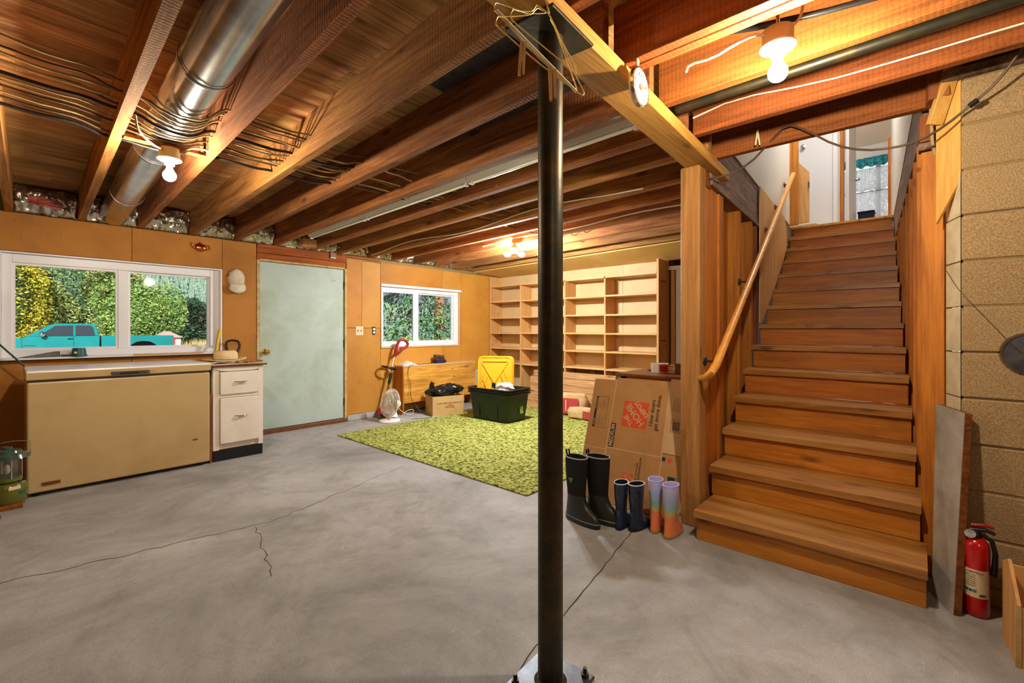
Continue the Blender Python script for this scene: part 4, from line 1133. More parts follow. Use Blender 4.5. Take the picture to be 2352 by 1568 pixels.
MB().box(0.79, 0.825, 4.686, 4.691, 0.852, 0.868).build('badge', M['tape'], fz)
MB().box(0.17, 0.265, 4.699, 4.7055, 0.075, 0.098).build('grille_plate', M['darkwood'], fz, bevel=0.001)
MB().box(1.085, 1.118, 4.701, 4.7055, 0.238, 0.247).build('drain_slot', M['plastic_dark'], fz)
for x in (0.14, 1.16):
    for y in (4.76, 5.31):
        MB().cyl((x, y, 0), (x, y, 0.03), 0.02, n=10).build('foot', M['black'], fz)
MB().box(1.2205, 1.238, 4.74, 5.33, 0.0, 0.62).build('filler_strip', M['stud_dark'], fz)

cb = thing('drawer_cabinet', 'white two drawer cabinet with black kick beside the freezer', 'cabinet', (1.46, 5.02, 0))
MB().box(1.245, 1.668, 4.765, 5.30, 0.10, 0.862).build('carcass', M['cab_white'], cb, bevel=0.003)
MB().box(1.247, 1.295, 4.748, 4.766, 0.10, 0.862).build('face_frame', M['cab_white'], cb)
MB().box(1.625, 1.666, 4.748, 4.766, 0.10, 0.862).build('face_frame', M['cab_white'], cb)
MB().box(1.295, 1.625, 4.749, 4.766, 0.575, 0.605).build('face_frame', M['cab_white'], cb)
MB().box(1.248, 1.662, 4.75, 5.28, 0.0, 0.099).build('kick_board', M['black'], cb)
# curved valance under the counter edge
pv = [(1.25, 0.858), (1.25, 0.845), (1.30, 0.826), (1.35, 0.818), (1.56, 0.818), (1.61, 0.826), (1.655, 0.848), (1.655, 0.858)]
MB().prism(pv, 'y', 4.735, 4.747).build('valance', M['cab_white'], cb)
ct = MB().box(1.222, 1.69, 4.71, 5.32, 0.863, 0.880).build('counter_top', M['darkwood'], cb, bevel=0.003)
MB().box(1.224, 1.688, 4.712, 5.318, 0.8802, 0.8835).build('counter_sheet', M['cab_white'], ct)
for z0, z1 in ((0.605, 0.812), (0.155, 0.570)):
    d = MB().box(1.300, 1.620, 4.730, 4.765, z0, z1).build('drawer', M['cab_white'], cb, bevel=0.006, seg=2)
    zc = z0 + (z1 - z0) * (0.56 if z0 > 0.5 else 0.60)
    h = MB(); n = 10
    h.tube([(1.415 + 0.11 * k / n, 4.730 - 0.022 * math.sin(PI * k / n), zc - 0.008 * math.sin(PI * k / n)) for k in range(n + 1)], [0.002 + 0.006 * math.sin(PI * k / n) ** 0.5 for k in range(n + 1)], 10)
    h.build('handle', M['chrome'], d, smooth=60)

# things on the cabinet
hat = thing('cowboy_hat', 'cream felt hat lying on the white drawer cabinet', 'hat', (1.40, 4.98, 0.884))
nseg = 36
def brim(u, v):
    a = 2 * PI * u; r = 0.075 + 0.10 * v
    return (1.40 + r * math.cos(a) * 1.08, 4.98 + r * math.sin(a) * 0.92, 0.905 + 0.012 * v * math.cos(2 * a) + 0.008 * v)
o = MB().grid(brim, nseg, 4).build('brim', M['cloth_white'], hat, smooth=80, flat_open=True)
o.modifiers.new('t', 'SOLIDIFY').thickness = 0.006
MB().lathe([(0.084, 0.0), (0.09, 0.015), (0.092, 0.05), (0.086, 0.082), (0.07, 0.098), (0.05, 0.094), (0.0, 0.086)], 30, m=Matrix.Translation((1.41, 4.97, 0.906)) @ Matrix.Diagonal((1.12, 0.85, 0.95, 1))).build('crown', M['straw'], hat, smooth=70)
MB().lathe([(0.0915, 0.006), (0.0935, 0.012), (0.093, 0.016)], 30, m=Matrix.Translation((1.41, 4.97, 0.900)) @ Matrix.Diagonal((1.12, 0.85, 1, 1))).build('band', M['darkwood'], hat, smooth=70)
o = MB().grid(lambda u, v: (1.235 + 0.27 * u, 4.78 + 0.34 * v + 0.03 * u, 0.8855 + 0.014 * abs(math.sin(5 * u + 3 * v)) + 0.002), 14, 10).build('folded_cloth', M['cloth_white'], smooth=80, flat_open=True)
o.modifiers.new('t', 'SOLIDIFY').thickness = 0.003
tag(o, 'crumpled white cloth under the cream hat', 'cloth')
gl = thing('work_gloves', 'tan leather work gloves at the edge of the white cabinet', 'gloves', (1.53, 4.78, 0.885))
for dx, dy, rr in ((0, 0, 0.2), (0.05, 0.02, -0.25)):
    g = MB()
    g.sph((0, 0, 0.014), (0.045, 0.032, 0.012), 14, 8, Matrix.Rotation(rr, 4, 'Z'))
    for k in range(4):
        g.tube([(0.035, -0.022 + 0.015 * k, 0.013), (0.085 + 0.01 * (k in (1, 2)), -0.028 + 0.019 * k, 0.010)], [0.009, 0.007], 8, m=Matrix.Rotation(rr, 4, 'Z'))
    g.tube([(-0.01, 0.025, 0.013), (0.03, 0.055, 0.010)], [0.010, 0.008], 8, m=Matrix.Rotation(rr, 4, 'Z'))
    g.tube([(-0.03, 0, 0.014), (-0.085, 0.0, 0.013)], [0.026, 0.030], 10, m=Matrix.Rotation(rr, 4, 'Z') @ Matrix.Diagonal((1, 1, 0.55, 1)))
    q = g.build('glove', M['glove'], gl, smooth=60, world=False); q.location = (dx, dy, 0.003)
sv = thing('garden_spade', 'spade with black D handle leaning in the corner behind the cabinet', 'spade', (1.62, 5.42, 0))
MB().tube([(1.62, 5.42, 0.28), (1.63, 5.50, 0.93)], 0.016, 10).build('shaft', M['chrome'], sv, smooth=60)
hp = [(1.63, 5.50, 0.92), (1.575, 5.51, 0.98), (1.565, 5.515, 1.06), (1.60, 5.517, 1.085), (1.66, 5.517, 1.085), (1.70, 5.515, 1.06), (1.69, 5.51, 0.98)]
hp = [Vector(p) for p in hp]
hp = [q for a, b in zip(hp, hp[1:] + hp[:1]) for q in (a * 0.75 + b * 0.25, a * 0.25 + b * 0.75)]
MB().tube(hp, 0.012, 10, closed=True).build('d_handle', M['black'], sv, smooth=60)
MB().hexa([(1.53, 5.40, 0.0), (1.71, 5.40, 0.0), (1.71, 5.415, 0.0), (1.53, 5.415, 0.0), (1.53, 5.43, 0.30), (1.71, 5.43, 0.30), (1.71, 5.445, 0.30), (1.53, 5.445, 0.30)]).build('blade', M['steel_dull'], sv, bevel=0.004)
o = MB().tube([(1.34, 5.42, 0.2), (1.52, 5.555, 1.20)], 0.016, 10).build('tool_handle', M['yellow_h'], smooth=60)
tag(o, 'yellow tool handle leaning beside the window frame', 'handle')
# wall pieces by the door
cp = thing('baseball_cap', 'dirty white baseball cap hung on the wall beside the door', 'cap', (1.69, WY - 0.01, 1.73))
MB().sph((1.69, WY - 0.008, 1.76), (0.085, 0.055, 0.105), 22, 14).build('crown', M['cloth_white'], cp, smooth=70)
def bill(u, v):
    a = -1.25 + 2.5 * u
    return (1.69 + (0.075 + 0.012 * v) * math.sin(a), WY - 0.035 - 0.035 * math.cos(a) * (1 - 0.2 * v) * (0.8 + 0.3 * math.sin(PI * v)), 1.70 - 0.10 * v * (0.35 + 0.65 * math.cos(a)))
o = MB().grid(bill, 14, 6).build('bill', M['cloth_white'], cp, smooth=80, flat_open=True); o.modifiers.new('t', 'SOLIDIFY').thickness = 0.004
MB().sph((1.69, WY - 0.012, 1.866), (0.009, 0.007, 0.006), 10, 6).build('button', M['straw'], cp)
hk = MB().tube([(1.635, WY, 1.84), (1.635, WY - 0.03, 1.845), (1.635, WY - 0.04, 1.865)], 0.005, 8).build('coat_hook', M['brass']); tag(hk, 'small brass hook above the white cap', 'hook')
hk = MB().tube([(1.605, WY, 1.79), (1.605, WY - 0.03, 1.78), (1.605, WY - 0.035, 1.81)], 0.005, 8).build('coat_hook', M['steel_dull']); tag(hk, 'small steel hook beside the wide window frame', 'hook')
tp = thing('teapot_mould', 'copper teapot shaped wall plaque above the wide window', 'plaque', (1.355, WY, 2.06))
MB().sph((1.355, WY - 0.004, 2.06), (0.055, 0.022, 0.042), 20, 12).build('body', M['copper'], tp, smooth=70)
MB().sph((1.355, WY - 0.006, 2.106), (0.014, 0.012, 0.01), 10, 6).build('knob', M['copper'], tp, smooth=70)
MB().tube([(1.31, WY - 0.008, 2.05), (1.285, WY - 0.008, 2.07), (1.275, WY - 0.008, 2.10)], [0.012, 0.008, 0.006], 8).build('spout', M['copper'], tp, smooth=70)
MB().tube([(1.40, WY - 0.006, 2.085), (1.435, WY - 0.006, 2.085), (1.44, WY - 0.006, 2.05), (1.405, WY - 0.006, 2.035)], 0.005, 8).build('handle', M['copper'], tp, smooth=70)
# on the window sill
pt = thing('plant_pot', 'small teal plant pot on the wide window sill', 'pot', (0.43, 5.565, 0.9655))
MB().lathe([(0.0, 0.0), (0.052, 0.0), (0.044, 0.072), (0.040, 0.072), (0.046, 0.008), (0.0, 0.006)], 26).build('body', M['teal_pot'], pt, smooth=40, world=False)
MB().lathe([(0.052, 0.0), (0.058, 0.0), (0.057, 0.012), (0.0515, 0.013)], 26).build('rim', M['teal_pot'], pt, smooth=40, world=False)
MB().box(0.395, 0.415, 5.512, 5.516, 0.99, 1.008).build('label', M['label'], pt)
cu = thing('caulk_tool', 'grey caulking tool lying on the wide window sill', 'tool', (0.2, 5.57, 0.966))
MB().prism([(0.06, 0.9665), (0.31, 0.9665), (0.31, 1.012), (0.28, 1.012)], 'y', 5.55, 5.585).build('body', M['steel_dull'], cu, bevel=0.003)
MB().box(0.315, 0.40, 5.545, 5.575, 0.9665, 0.985).build('tip', M['plastic_dark'], cu, bevel=0.003)
o = MB().tube([(-0.22, 5.35, 1.33), (0.13, 5.395, 0.86)], 0.0065, 8).build('garden_stake', M['green_cap'], smooth=60); tag(o, 'thin dark green stake leaning behind the freezer corner', 'stake')
# camp lantern at the left of the freezer
LX, LY = 0.0, 4.62
ln = thing('camp_lantern', 'olive green camp lantern on the floor beside the freezer', 'lantern', (LX, LY, 0.028))
L = dict(world=False)
MB().lathe([(0.0, 0), (0.095, 0), (0.10, 0.01), (0.10, 0.10), (0.09, 0.125), (0.055, 0.14), (0.0, 0.142)], 32).build('fuel_tank', M['olive'], ln, smooth=40, **L)
MB().lathe([(0.055, 0.14), (0.075, 0.145), (0.075, 0.165), (0.07, 0.168)], 28).build('collar', M['olive'], ln, smooth=40, **L)
MB().lathe([(0.068, 0.168), (0.072, 0.22), (0.068, 0.30)], 28).build('globe', M['glass_globe'], ln, smooth=60, flat_open=True, **L)
MB().lathe([(0.06, 0.30), (0.115, 0.30), (0.105, 0.325), (0.075, 0.337), (0.07, 0.35), (0.03, 0.362), (0.028, 0.375), (0.0, 0.38)], 32).build('vent_cap', M['green_cap'], ln, smooth=40, **L)
for a in (0.3, 1.87, 3.44, 5.01):
    MB().tube([(0.075 * math.cos(a), 0.075 * math.sin(a), 0.165), (0.075 * math.cos(a), 0.075 * math.sin(a), 0.30)], 0.004, 6).build('upright', M['chrome'], ln, **L)
MB().tube([(-0.11, 0, 0.30), (-0.10, 0, 0.40), (0.03, 0, 0.41), (0.11, 0, 0.40), (0.112, 0, 0.30)], 0.0025, 6).build('bail_handle', M['chrome'], ln, **L)
MB().sph((0, 0, 0.22), (0.018, 0.018, 0.035), 12, 8).build('mantle', M['cloth_white'], ln, **L)
MB().lathe([(0.018, 0), (0.018, 0.012), (0, 0.014)], 12, (0.07, -0.03, 0.125)).build('filler_cap', M['chrome'], ln, **L)
for a, z, w, c in ((-1.2, 0.108, 0.03, 'label'), (-0.75, 0.07, 0.022, 'teal_pot')):
    mm = Matrix.Rotation(a, 4, 'Z')
    MB().box(0.0995, 0.1015, -w, w, z - 0.012, z + 0.01, mm).build('decal', M[c], ln, **L)
o = MB().box(-0.35, 0.075, 4.50, 4.72, 0.0, 0.027).build('floor_plank', M['joist_r'], bevel=0.003); tag(o, 'loose orange plank under the camp lantern', 'plank')
# switch and outlet
sw_ = thing('light_switch', 'ivory double toggle switch plate right of the door', 'switch', (3.17, WY, 1.19))
MB().box(3.115, 3.225, WY - 0.007, WY, 1.125, 1.245).build('plate', M['label'], sw_, bevel=0.003)
for x in (3.148, 3.192):
    MB().box(x - 0.006, x + 0.006, WY - 0.018, WY - 0.006, 1.175, 1.20).build('toggle', M['ink_orange'] if False else M['tape'], sw_, bevel=0.002)
ol = thing('power_outlet', 'bare outlet without a cover between the switch and the small window', 'outlet', (3.385, WY, 1.185))
MB().box(3.36, 3.41, WY - 0.005, WY, 1.13, 1.24).build('box', M['black'], ol, bevel=0.002)
for z in (1.163, 1.207):
    MB().lathe([(0.017, 0), (0.017, 0.008), (0, 0.009)], 14, m=Matrix.Translation((3.385, WY - 0.004, z)) @ Matrix.Rotation(PI / 2, 4, 'X')).build('socket', M['white'], ol)

# ------------------------------------------------------------------ plywood box bench and what stands round it
bx = thing('plywood_bench', 'golden plywood box bench under the small window', 'bench', (4.42, 5.49, 0))
MB().box(3.735, 5.11, 5.385, 5.402, 0.16, 0.672).build('front_panel', M['ply_desk'], bx, bevel=0.002)
MB().box(3.715, 3.734, 5.386, 5.597, 0.0, 0.672).build('side_panel', M['stud'], bx, bevel=0.002)
MB().box(5.09, 5.108, 5.403, 5.597, 0.0, 0.672).build('side_panel', M['stud'], bx, bevel=0.002)
MB().box(3.712, 5.113, 5.382, 5.598, 0.673, 0.690).build('top_panel', M['ply_pale'], bx, bevel=0.002)
MB().cyl((4.62, 5.384, 0.60), (4.62, 5.386, 0.60), 0.011, n=12).build('knot', M['darkwood'], bx)
ir = thing('clothes_iron', 'dark iron with pale trim lying on the plywood bench', 'iron', (4.46, 5.48, 0.69))
MB().prism([(-0.11, -0.055), (0.05, -0.06), (0.12, 0.0), (0.05, 0.06), (-0.11, 0.055)], 'z', 0.0, 0.05).build('sole', M['navy'], ir, bevel=0.012, seg=2, world=False)
MB().prism([(-0.10, -0.05), (0.04, -0.05), (0.09, 0.0), (0.04, 0.05), (-0.10, 0.05)], 'z', 0.05, 0.068).build('red_band', M['red_dark'], ir, bevel=0.004, world=False)
MB().prism([(-0.12, -0.05), (0.03, -0.05), (0.07, 0.0), (0.03, 0.05), (-0.12, 0.05)], 'z', 0.068, 0.12, Matrix.Rotation(0.12, 4, 'Y')).build('handle', M['steel_dull'], ir, bevel=0.015, seg=2, world=False)
cl = MB().grid(lambda u, v: (3.74 + 0.25 * u, 5.39 + 0.19 * v, 0.693 + 0.05 * math.sin(PI * u) * math.sin(PI * v) * (0.7 + 0.5 * abs(math.sin(7 * u + 4 * v)))), 18, 12).build('cleaning_rag', M['bag_white'], smooth=70, flat_open=True)
cl.modifiers.new('t', 'SOLIDIFY').thickness = 0.004
tag(cl, 'crumpled pale rag on the end of the plywood bench', 'rag')
wire('extension_lead', 'thin black cord running along the bench top and down its end to the floor', [(4.36, 5.47, 0.70), (4.2, 5.45, 0.696), (4.0, 5.42, 0.696), (3.86, 5.385, 0.70), (3.80, 5.365, 0.68), (3.77, 5.36, 0.55), (3.83, 5.355, 0.42), (3.80, 5.34, 0.25), (3.86, 5.25, 0.10), (3.90, 5.15, 0.012), (3.93, 5.00, 0.006), (3.84, 4.93, 0.006), (3.70, 5.0, 0.006), (3.62, 5.04, 0.006)], 0.0035, 'cable_black', 'cord')

# string trimmer leaning on the wall
tr = thing('string_trimmer', 'red handled string trimmer leaning in the corner by the bench', 'trimmer', (3.44, 5.46, 0))
base, top = Vector((3.44, 5.46, 0.06)), Vector((3.66, 5.49, 0.875))
MB().tube([base, base.lerp(top, 0.62)], 0.014, 12).build('lower_shaft', M['steel_dull'], tr, smooth=60)
MB().tube([base.lerp(top, 0.5), top], 0.012, 12).build('upper_shaft', M['chrome'], tr, smooth=60)
MB().tube([base.lerp(top, 0.48), base.lerp(top, 0.66)], 0.022, 12).build('coupling', M['tote'], tr, smooth=60)
c = base.lerp(top, 0.735)
gm = Matrix.Translation(c) @ Matrix.Rotation(0.25, 4, 'Y') @ Matrix.Rotation(0.12, 4, 'X')
MB().tube([(0.10 * math.cos(a) - 0.055, 0.075 * math.sin(a), 0.0) for a in [2 * PI * k / 24 for k in range(24)]], 0.013, 10, closed=True, m=gm).build('assist_handle', M['black'], tr, smooth=60)
MB().sph((0, 0, 0), (0.03, 0.03, 0.025), 12, 8, gm).build('clamp', M['black'], tr, smooth=60)
dd = (top - base).normalized(); sd = Vector((0.9, -0.2, 0)); sd = (sd - dd * sd.dot(dd)).normalized()
hp = [top - dd * 0.02, top + dd * 0.10, top + dd * 0.19 + sd * 0.02, top + dd * 0.215 + sd * 0.08, top + dd * 0.18 + sd * 0.155, top + dd * 0.12 + sd * 0.15, top + dd * 0.05 + sd * 0.06]
hp = [q for a, b in zip(hp, hp[1:] + hp[:1]) for q in (a * 0.75 + b * 0.25, a * 0.25 + b * 0.75)]
MB().tube(hp, 0.0195, 12, closed=True).build('grip', M['red_dark'], tr, smooth=60)
MB().tube([top - dd * 0.06, top + dd * 0.05], [0.017, 0.026], 12).build('motor_neck', M['red_dark'], tr, smooth=60)
MB().tube([base + Vector((-0.05, 0, -0.03)), base + Vector((0.0, 0, 0.06)), base + dd * 0.15], [0.05, 0.045, 0.025], 14).build('trimmer_head', M['red_dark'], tr, smooth=60)
MB().grid(lambda u, v: tuple(base + Vector((0.15 * v * math.cos(-0.4 + 2.4 * u) - 0.05, -0.14 * v * math.sin(-0.4 + 2.4 * u), -0.03 + 0.05 * (1 - v)))), 12, 4).build('line_guard', M['black'], tr, smooth=80, flat_open=True)

# desk fan
FX, FY = 3.345, 5.14
fn_ = thing('desk_fan', 'white wire cage desk fan on the floor by the bench', 'fan', (FX, FY, 0))
fn_.rotation_euler = (0, 0, 0)
L = dict(world=False)
MB().lathe([(0.0, 0), (0.14, 0), (0.145, 0.012), (0.135, 0.03), (0.09, 0.04), (0.0, 0.045)], 36, m=Matrix.Diagonal((1, 0.85, 1, 1))).build('base', M['white'], fn_, smooth=40, **L)
MB().tube([(0.06, 0.0, 0.035), (0.085, 0.03, 0.10), (0.075, 0.05, 0.20)], [0.05, 0.034, 0.026], 12).build('neck', M['white'], fn_, smooth=60, **L)
fd = Vector((-0.97, -0.08, 0.24)).normalized()
fm = Matrix.Translation((0.0, 0.0, 0.245)) @ fd.to_track_quat('Z', 'Y').to_matrix().to_4x4()
R_ = 0.182
def cage(side):
    mb = MB()
    for k in range(56):
        a = 2 * PI * k / 56
        mb.tube([(0.035 * math.cos(a), 0.035 * math.sin(a), side * 0.062), (0.11 * math.cos(a), 0.11 * math.sin(a), side * 0.055), (R_ * math.cos(a), R_ * math.sin(a), 0.006 * side)], 0.0016, 4, cap=False, m=fm)
    for q, z in ((0.07, 0.06), (0.12, 0.05), (R_, 0.006)):
        mb.tube([(q * math.cos(2 * PI * k / 40), q * math.sin(2 * PI * k / 40), side * z) for k in range(40)], 0.003 if q == R_ else 0.0018, 6, closed=True, m=fm)
    mb.lathe([(0.0, 0.06 * side), (0.036, 0.06 * side), (0.034, 0.068 * side), (0.0, 0.07 * side)], 20, m=fm)
    return mb
cage(1).build('front_cage', M['white'], fn_, **L)
cage(-1).build('rear_cage', M['white'], fn_, **L)
MB().tube([(0, 0, -0.06), (0, 0, -0.14)], [0.045, 0.05], 16, m=fm).build('motor', M['white'], fn_, smooth=60, **L)
M['fan_blade'] = plain('smoky yellow blade', '#b8a868', 0.3)
for k in range(3):
    a0 = 2 * PI * k / 3
    MB().grid(lambda u, v: ((0.03 + 0.115 * v) * math.cos(a0 + 1.5 * (u - 0.5) * (0.6 + 0.5 * v)), (0.03 + 0.115 * v) * math.sin(a0 + 1.5 * (u - 0.5) * (0.6 + 0.5 * v)), 0.05 * (u - 0.5)), 8, 6, fm).build('blade', M['fan_blade'], fn_, smooth=80, flat_open=True, **L)
MB().lathe([(0.0, 0.035), (0.028, 0.03), (0.03, -0.02)], 18, m=fm).build('hub', M['white'], fn_, smooth=60, **L)
wire('extension_lead', 'white looped cord hanging over the desk fan', [(3.30, 5.06, 0.44), (3.33, 5.02, 0.30), (3.40, 5.02, 0.17), (3.50, 5.03, 0.10), (3.60, 5.03, 0.07), (3.63, 5.0, 0.12), (3.58, 5.0, 0.15), (3.48, 5.02, 0.12), (3.44, 5.05, 0.04), (3.52, 5.0, 0.007), (3.62, 4.95, 0.006)], 0.0035, 'cable_white', 'cord')

# carton with the black bag
CBX, CBY = 4.05, 5.00
cbx = thing('carton', 'tan carton printed with dark red lettering in front of the bench', 'box', (4.222, 5.09, 0))
cbx.rotation_euler = (0, 0, -0.33)
L = dict(world=False)
hw, hd_, hh = 0.235, 0.155, 0.265
MB().box(-hw, hw, -hd_, -hd_ + 0.006, 0.006, hh).build('side', M['card_tan'], cbx, **L)
MB().box(-hw, hw, hd_ - 0.006, hd_, 0.006, hh).build('side', M['card_tan'], cbx, **L)
MB().box(-hw, -hw + 0.006, -hd_ + 0.006, hd_ - 0.006, 0.006, hh).build('side', M['card_tan'], cbx, **L)
MB().box(hw - 0.006, hw, -hd_ + 0.006, hd_ - 0.006, 0.006, hh).build('side', M['card_tan'], cbx, **L)
MB().box(-hw, hw, -hd_, hd_, 0.0, 0.006).build('bottom', M['card_tan'], cbx, **L)
fm2 = Matrix.Translation((0.02, -hd_ - 0.0008, 0.0)) @ Matrix.Rotation(PI / 2, 4, 'X')
for s, sz, z in (("DAVID'S MEAT PROCESSING, INC.", 0.026, 0.165), ('FOODS AND', 0.014, 0.140), ('CUSTOM SMOKING', 0.016, 0.120), ('FRESH AND CURED', 0.015, 0.101)):
    text('print', s, sz, M['ink_red'], cbx, fm2 @ Matrix.Translation((0.0, z, 0)), bold=0.0006)
MB().box(0.09, 0.125, -hd_ - 0.0008, -hd_, 0.01, 0.10).build('tape', M['tape'], cbx, **L)
r = random.Random(8)
bg_ = MB().sph((0, 0, 0), (1, 1, 1), 40, 24)
for i, p in enumerate(bg_.v):
    w = 0.10 * math.sin(5.2 * p.x + 2 * p.z) * math.sin(4.1 * p.y + 1) + 0.07 * math.sin(11 * p.x + 6 * p.y) + 0.05 * math.sin(17 * p.z + 13 * p.y)
    q = p * (1 + w)
    bg_.v[i] = Vector((4.222 + q.x * 0.25 + q.y * 0.05, 5.09 + q.y * 0.155 - 0.33 * q.x * 0.25, max(0.270, 0.315 + q.z * 0.085 + (0.03 if p.x > 0.2 else 0))))
bg_.tube([(4.05, 5.15, 0.33), (4.03, 5.15, 0.42), (4.05, 5.14, 0.45)], [0.06, 0.03, 0.035], 12)
bg_.tube([(4.04, 5.10, 0.305), (3.97, 5.09, 0.29), (3.95, 5.09, 0.30)], [0.04, 0.025, 0.028], 12)
tag(bg_.build('garbage_bag', M['bag'], smooth=80), 'shiny black garbage bag lying in the tan carton', 'bag')

# apple cartons behind the tote
low = thing('carton', 'plain brown carton under the white apple carton', 'box', (5.34, 5.31, 0))
MB().box(-0.20, 0.22, -0.16, 0.16, 0, 0.27).build('body', M['card_tan'], low, bevel=0.003, world=False)
MB().box(-0.20, 0.22, -0.02, 0.02, 0.27, 0.271).build('tape', M['tape'], low, world=False)
ap = thing('carton', 'white fruit carton with a red apple printed on it', 'box', (5.34, 5.31, 0.272))
M['carton_white'] = plain('white carton', '#d8d4cc', 0.7)
MB().box(-0.20, 0.22, -0.16, 0.16, 0, 0.26).build('body', M['carton_white'], ap, bevel=0.003, world=False)
MB().box(-0.202, 0.222, -0.162, 0.162, 0.20, 0.264).build('lid', M['carton_white'], ap, bevel=0.002, world=False)
MB().sph((-0.15, -0.1605, 0.09), (0.04, 0.002, 0.045), 18, 10).build('apple_print', M['red_dark'], ap, world=False)
MB().sph((-0.13, -0.161, 0.145), (0.02, 0.002, 0.012), 10, 6).build('leaf_print', M['tote'], ap, world=False)
for k, x in enumerate((-0.055, -0.035)):
    text('print', 'APPLES' if k == 0 else 'FRESH', 0.035 if k == 0 else 0.02, M['ink'], ap, Matrix.Translation((x, -0.1615, 0.10)) @ Matrix.Rotation(PI / 2, 4, 'X') @ Matrix.Rotation(PI / 2, 4, 'Z'))

# ------------------------------------------------------------------ rug
rg = MB(); nx, ny = 30, 30
o = rg.box(2.50, 5.42, 2.10, 4.905, 0.0, 0.012).build('floor_rug', M['rug'], bevel=0.004)
tag(o, 'large mottled yellow green rug on the concrete floor', 'rug')

# ------------------------------------------------------------------ black totes with yellow lids
ang = 0.03
def tote(z, lab):
    t = thing('storage_tote', lab, 'tote', (4.40, 4.18, 0.0125 + z), 'stacked storage totes')
    t.rotation_euler = (0, 0, ang)
    mb = MB()
    a0, b0, a1, b1, H = 0.19, 0.31, 0.225, 0.355, 0.365
    def ring(a, b, zz, rr=0.05, n=5):
        out = []
        for cx, cy, st_ in ((a - rr, b - rr, 0), (-a + rr, b - rr, PI / 2), (-a + rr, -b + rr, PI), (a - rr, -b + rr, 1.5 * PI)):
            for k in range(n + 1):
                q = st_ + PI / 2 * k / n
                out.append((cx + rr * math.cos(q), cy + rr * math.sin(q), zz))
        return out
    rings = [ring(a0, b0, 0), ring(a0 + 0.005, b0 + 0.005, 0.02), ring(a1, b1, H), ring(a1 - 0.006, b1 - 0.006, H), ring(a0 - 0.002, b0 - 0.002, 0.012)]
    n = len(rings[0]); vs = [p for R in rings for p in R]; fs = [list(range(n))[::-1], list(range(4 * n, 5 * n))]
    for i in range(4):
        for j in range(n):
            fs.append((i * n + j, i * n + (j + 1) % n, (i + 1) * n + (j + 1) % n, (i + 1) * n + j))
    mb.add(vs, fs); mb.build('body', M['tote'], t, smooth=40, world=False)
    rings = [ring(a1 - 0.002, b1 - 0.002, H - 0.015), ring(a1 + 0.018, b1 + 0.018, H - 0.015), ring(a1 + 0.02, b1 + 0.02, H), ring(a1 - 0.004, b1 - 0.004, H + 0.002)]
    vs = [p for R in rings for p in R]; fs = []
    for i in range(4):
        for j in range(n):
            fs.append((i * n + j, i * n + (j + 1) % n, ((i + 1) % 4) * n + (j + 1) % n, ((i + 1) % 4) * n + j))
    MB().add(vs, fs).build('rim', M['tote_dark'], t, smooth=40, world=False)
    return t
t1 = tote(0, 'bottom dark green tote of the stack on the rug')
t2 = tote(0.028, 'middle tote of the nested stack on the rug')
t3 = tote(0.056, 'top tote of the nested stack holding the yellow lids')
tl = MB()
for y in (-0.16, 0.16):
    MB().box(-0.213, -0.203, y - 0.004, y + 0.004, 0.05, 0.33, Matrix.Rotation(0.0, 4, 'Z')).build('rib', M['tote_dark'], t1, world=False)
M['lime'] = plain('lime green sticker', '#a8c060', 0.5, c2='#5c7c3c', scale=40, lo=0.45, hi=0.6)
mm = Matrix.Translation((0.06, -0.332, 0.20)) @ Matrix.Rotation(-0.115, 4, 'X')
MB().box(-0.035, 0.035, -0.0022, -0.0012, -0.10, 0.12, mm).build('sticker', M['lime'], t1, world=False)
MB().box(-0.03, 0.02, -0.0028, -0.002, 0.055, 0.105, mm).build('sticker_print', M['ink'], t1, world=False)
# yellow lids stood on end in the top tote
def lid(dx, lab):
    t = thing('tote_lid', lab, 'lid', (4.36 + dx, 4.24 + dx * 0.4, 0.135), 'yellow tote lids')
    t.rotation_euler = (0.0, 0.17, 0.60)
    L = dict(world=False)
    w, h = 0.228, 0.70
    rr = 0.05
    out = []
    for cx, cy, st_ in ((w - rr, h - rr, 0), (-w + rr, h - rr, PI / 2), (-w + rr, rr, PI), (w - rr, rr, 1.5 * PI)):
        for k in range(6):
            q = st_ + PI / 2 * k / 5
            out.append((cx + rr * math.cos(q), cy + rr * math.sin(q)))
    MB().prism(out, 'x', 0.0, 0.006).build('sheet', M['tote_lid'], t, **L)
    rim = [(0.0, u, v) for u, v in out]
    MB().tube([(0.004, u, v) for u, v in out], 0.013, 8, closed=True).build('rim', M['tote_lid'], t, smooth=60, **L)
    rb = MB()
    def bar(a, b, wd=0.007):
        a, b = Vector(a), Vector(b); d = (b - a).normalized(); n_ = Vector((-d.y, d.x))
        pp_ = [a + n_ * wd, b + n_ * wd, b - n_ * wd, a - n_ * wd]
        rb.prism([(p.x, p.y) for p in pp_], 'x', -0.012, 0.001)
    i0, i1, j0, j1 = -w + 0.04, w - 0.04, 0.05, h - 0.055
    for a, b in (((i0, j0), (i0, j1)), ((i1, j0), (i1, j1)), ((i0, j0), (i1, j0)), ((i0, j1), (i1, j1)), ((i0, j0), (0, h / 2)), ((i1, j0), (0, h / 2)), ((i0, j1), (0, h / 2)), ((i1, j1), (0, h / 2)),
                 ((i0, 0.24), (-0.09, h / 2 + 0.10)), ((i0, 0.46), (-0.09, h / 2 - 0.10)), ((i1, 0.24), (0.09, h / 2 + 0.10)), ((i1, 0.46), (0.09, h / 2 - 0.10)),
                 ((i0, 0.35), (-0.13, 0.52)), ((i0, 0.35), (-0.13, 0.18)), ((i1, 0.35), (0.13, 0.52)), ((i1, 0.35), (0.13, 0.18))):
        bar(a, b)
    rb.build('ribs', M['tote_lid'], t, **L)
    return t
lid(0.0, 'yellow tote lid at the front of the upright lids')
lid(0.032, 'yellow tote lid in the middle of the upright lids')
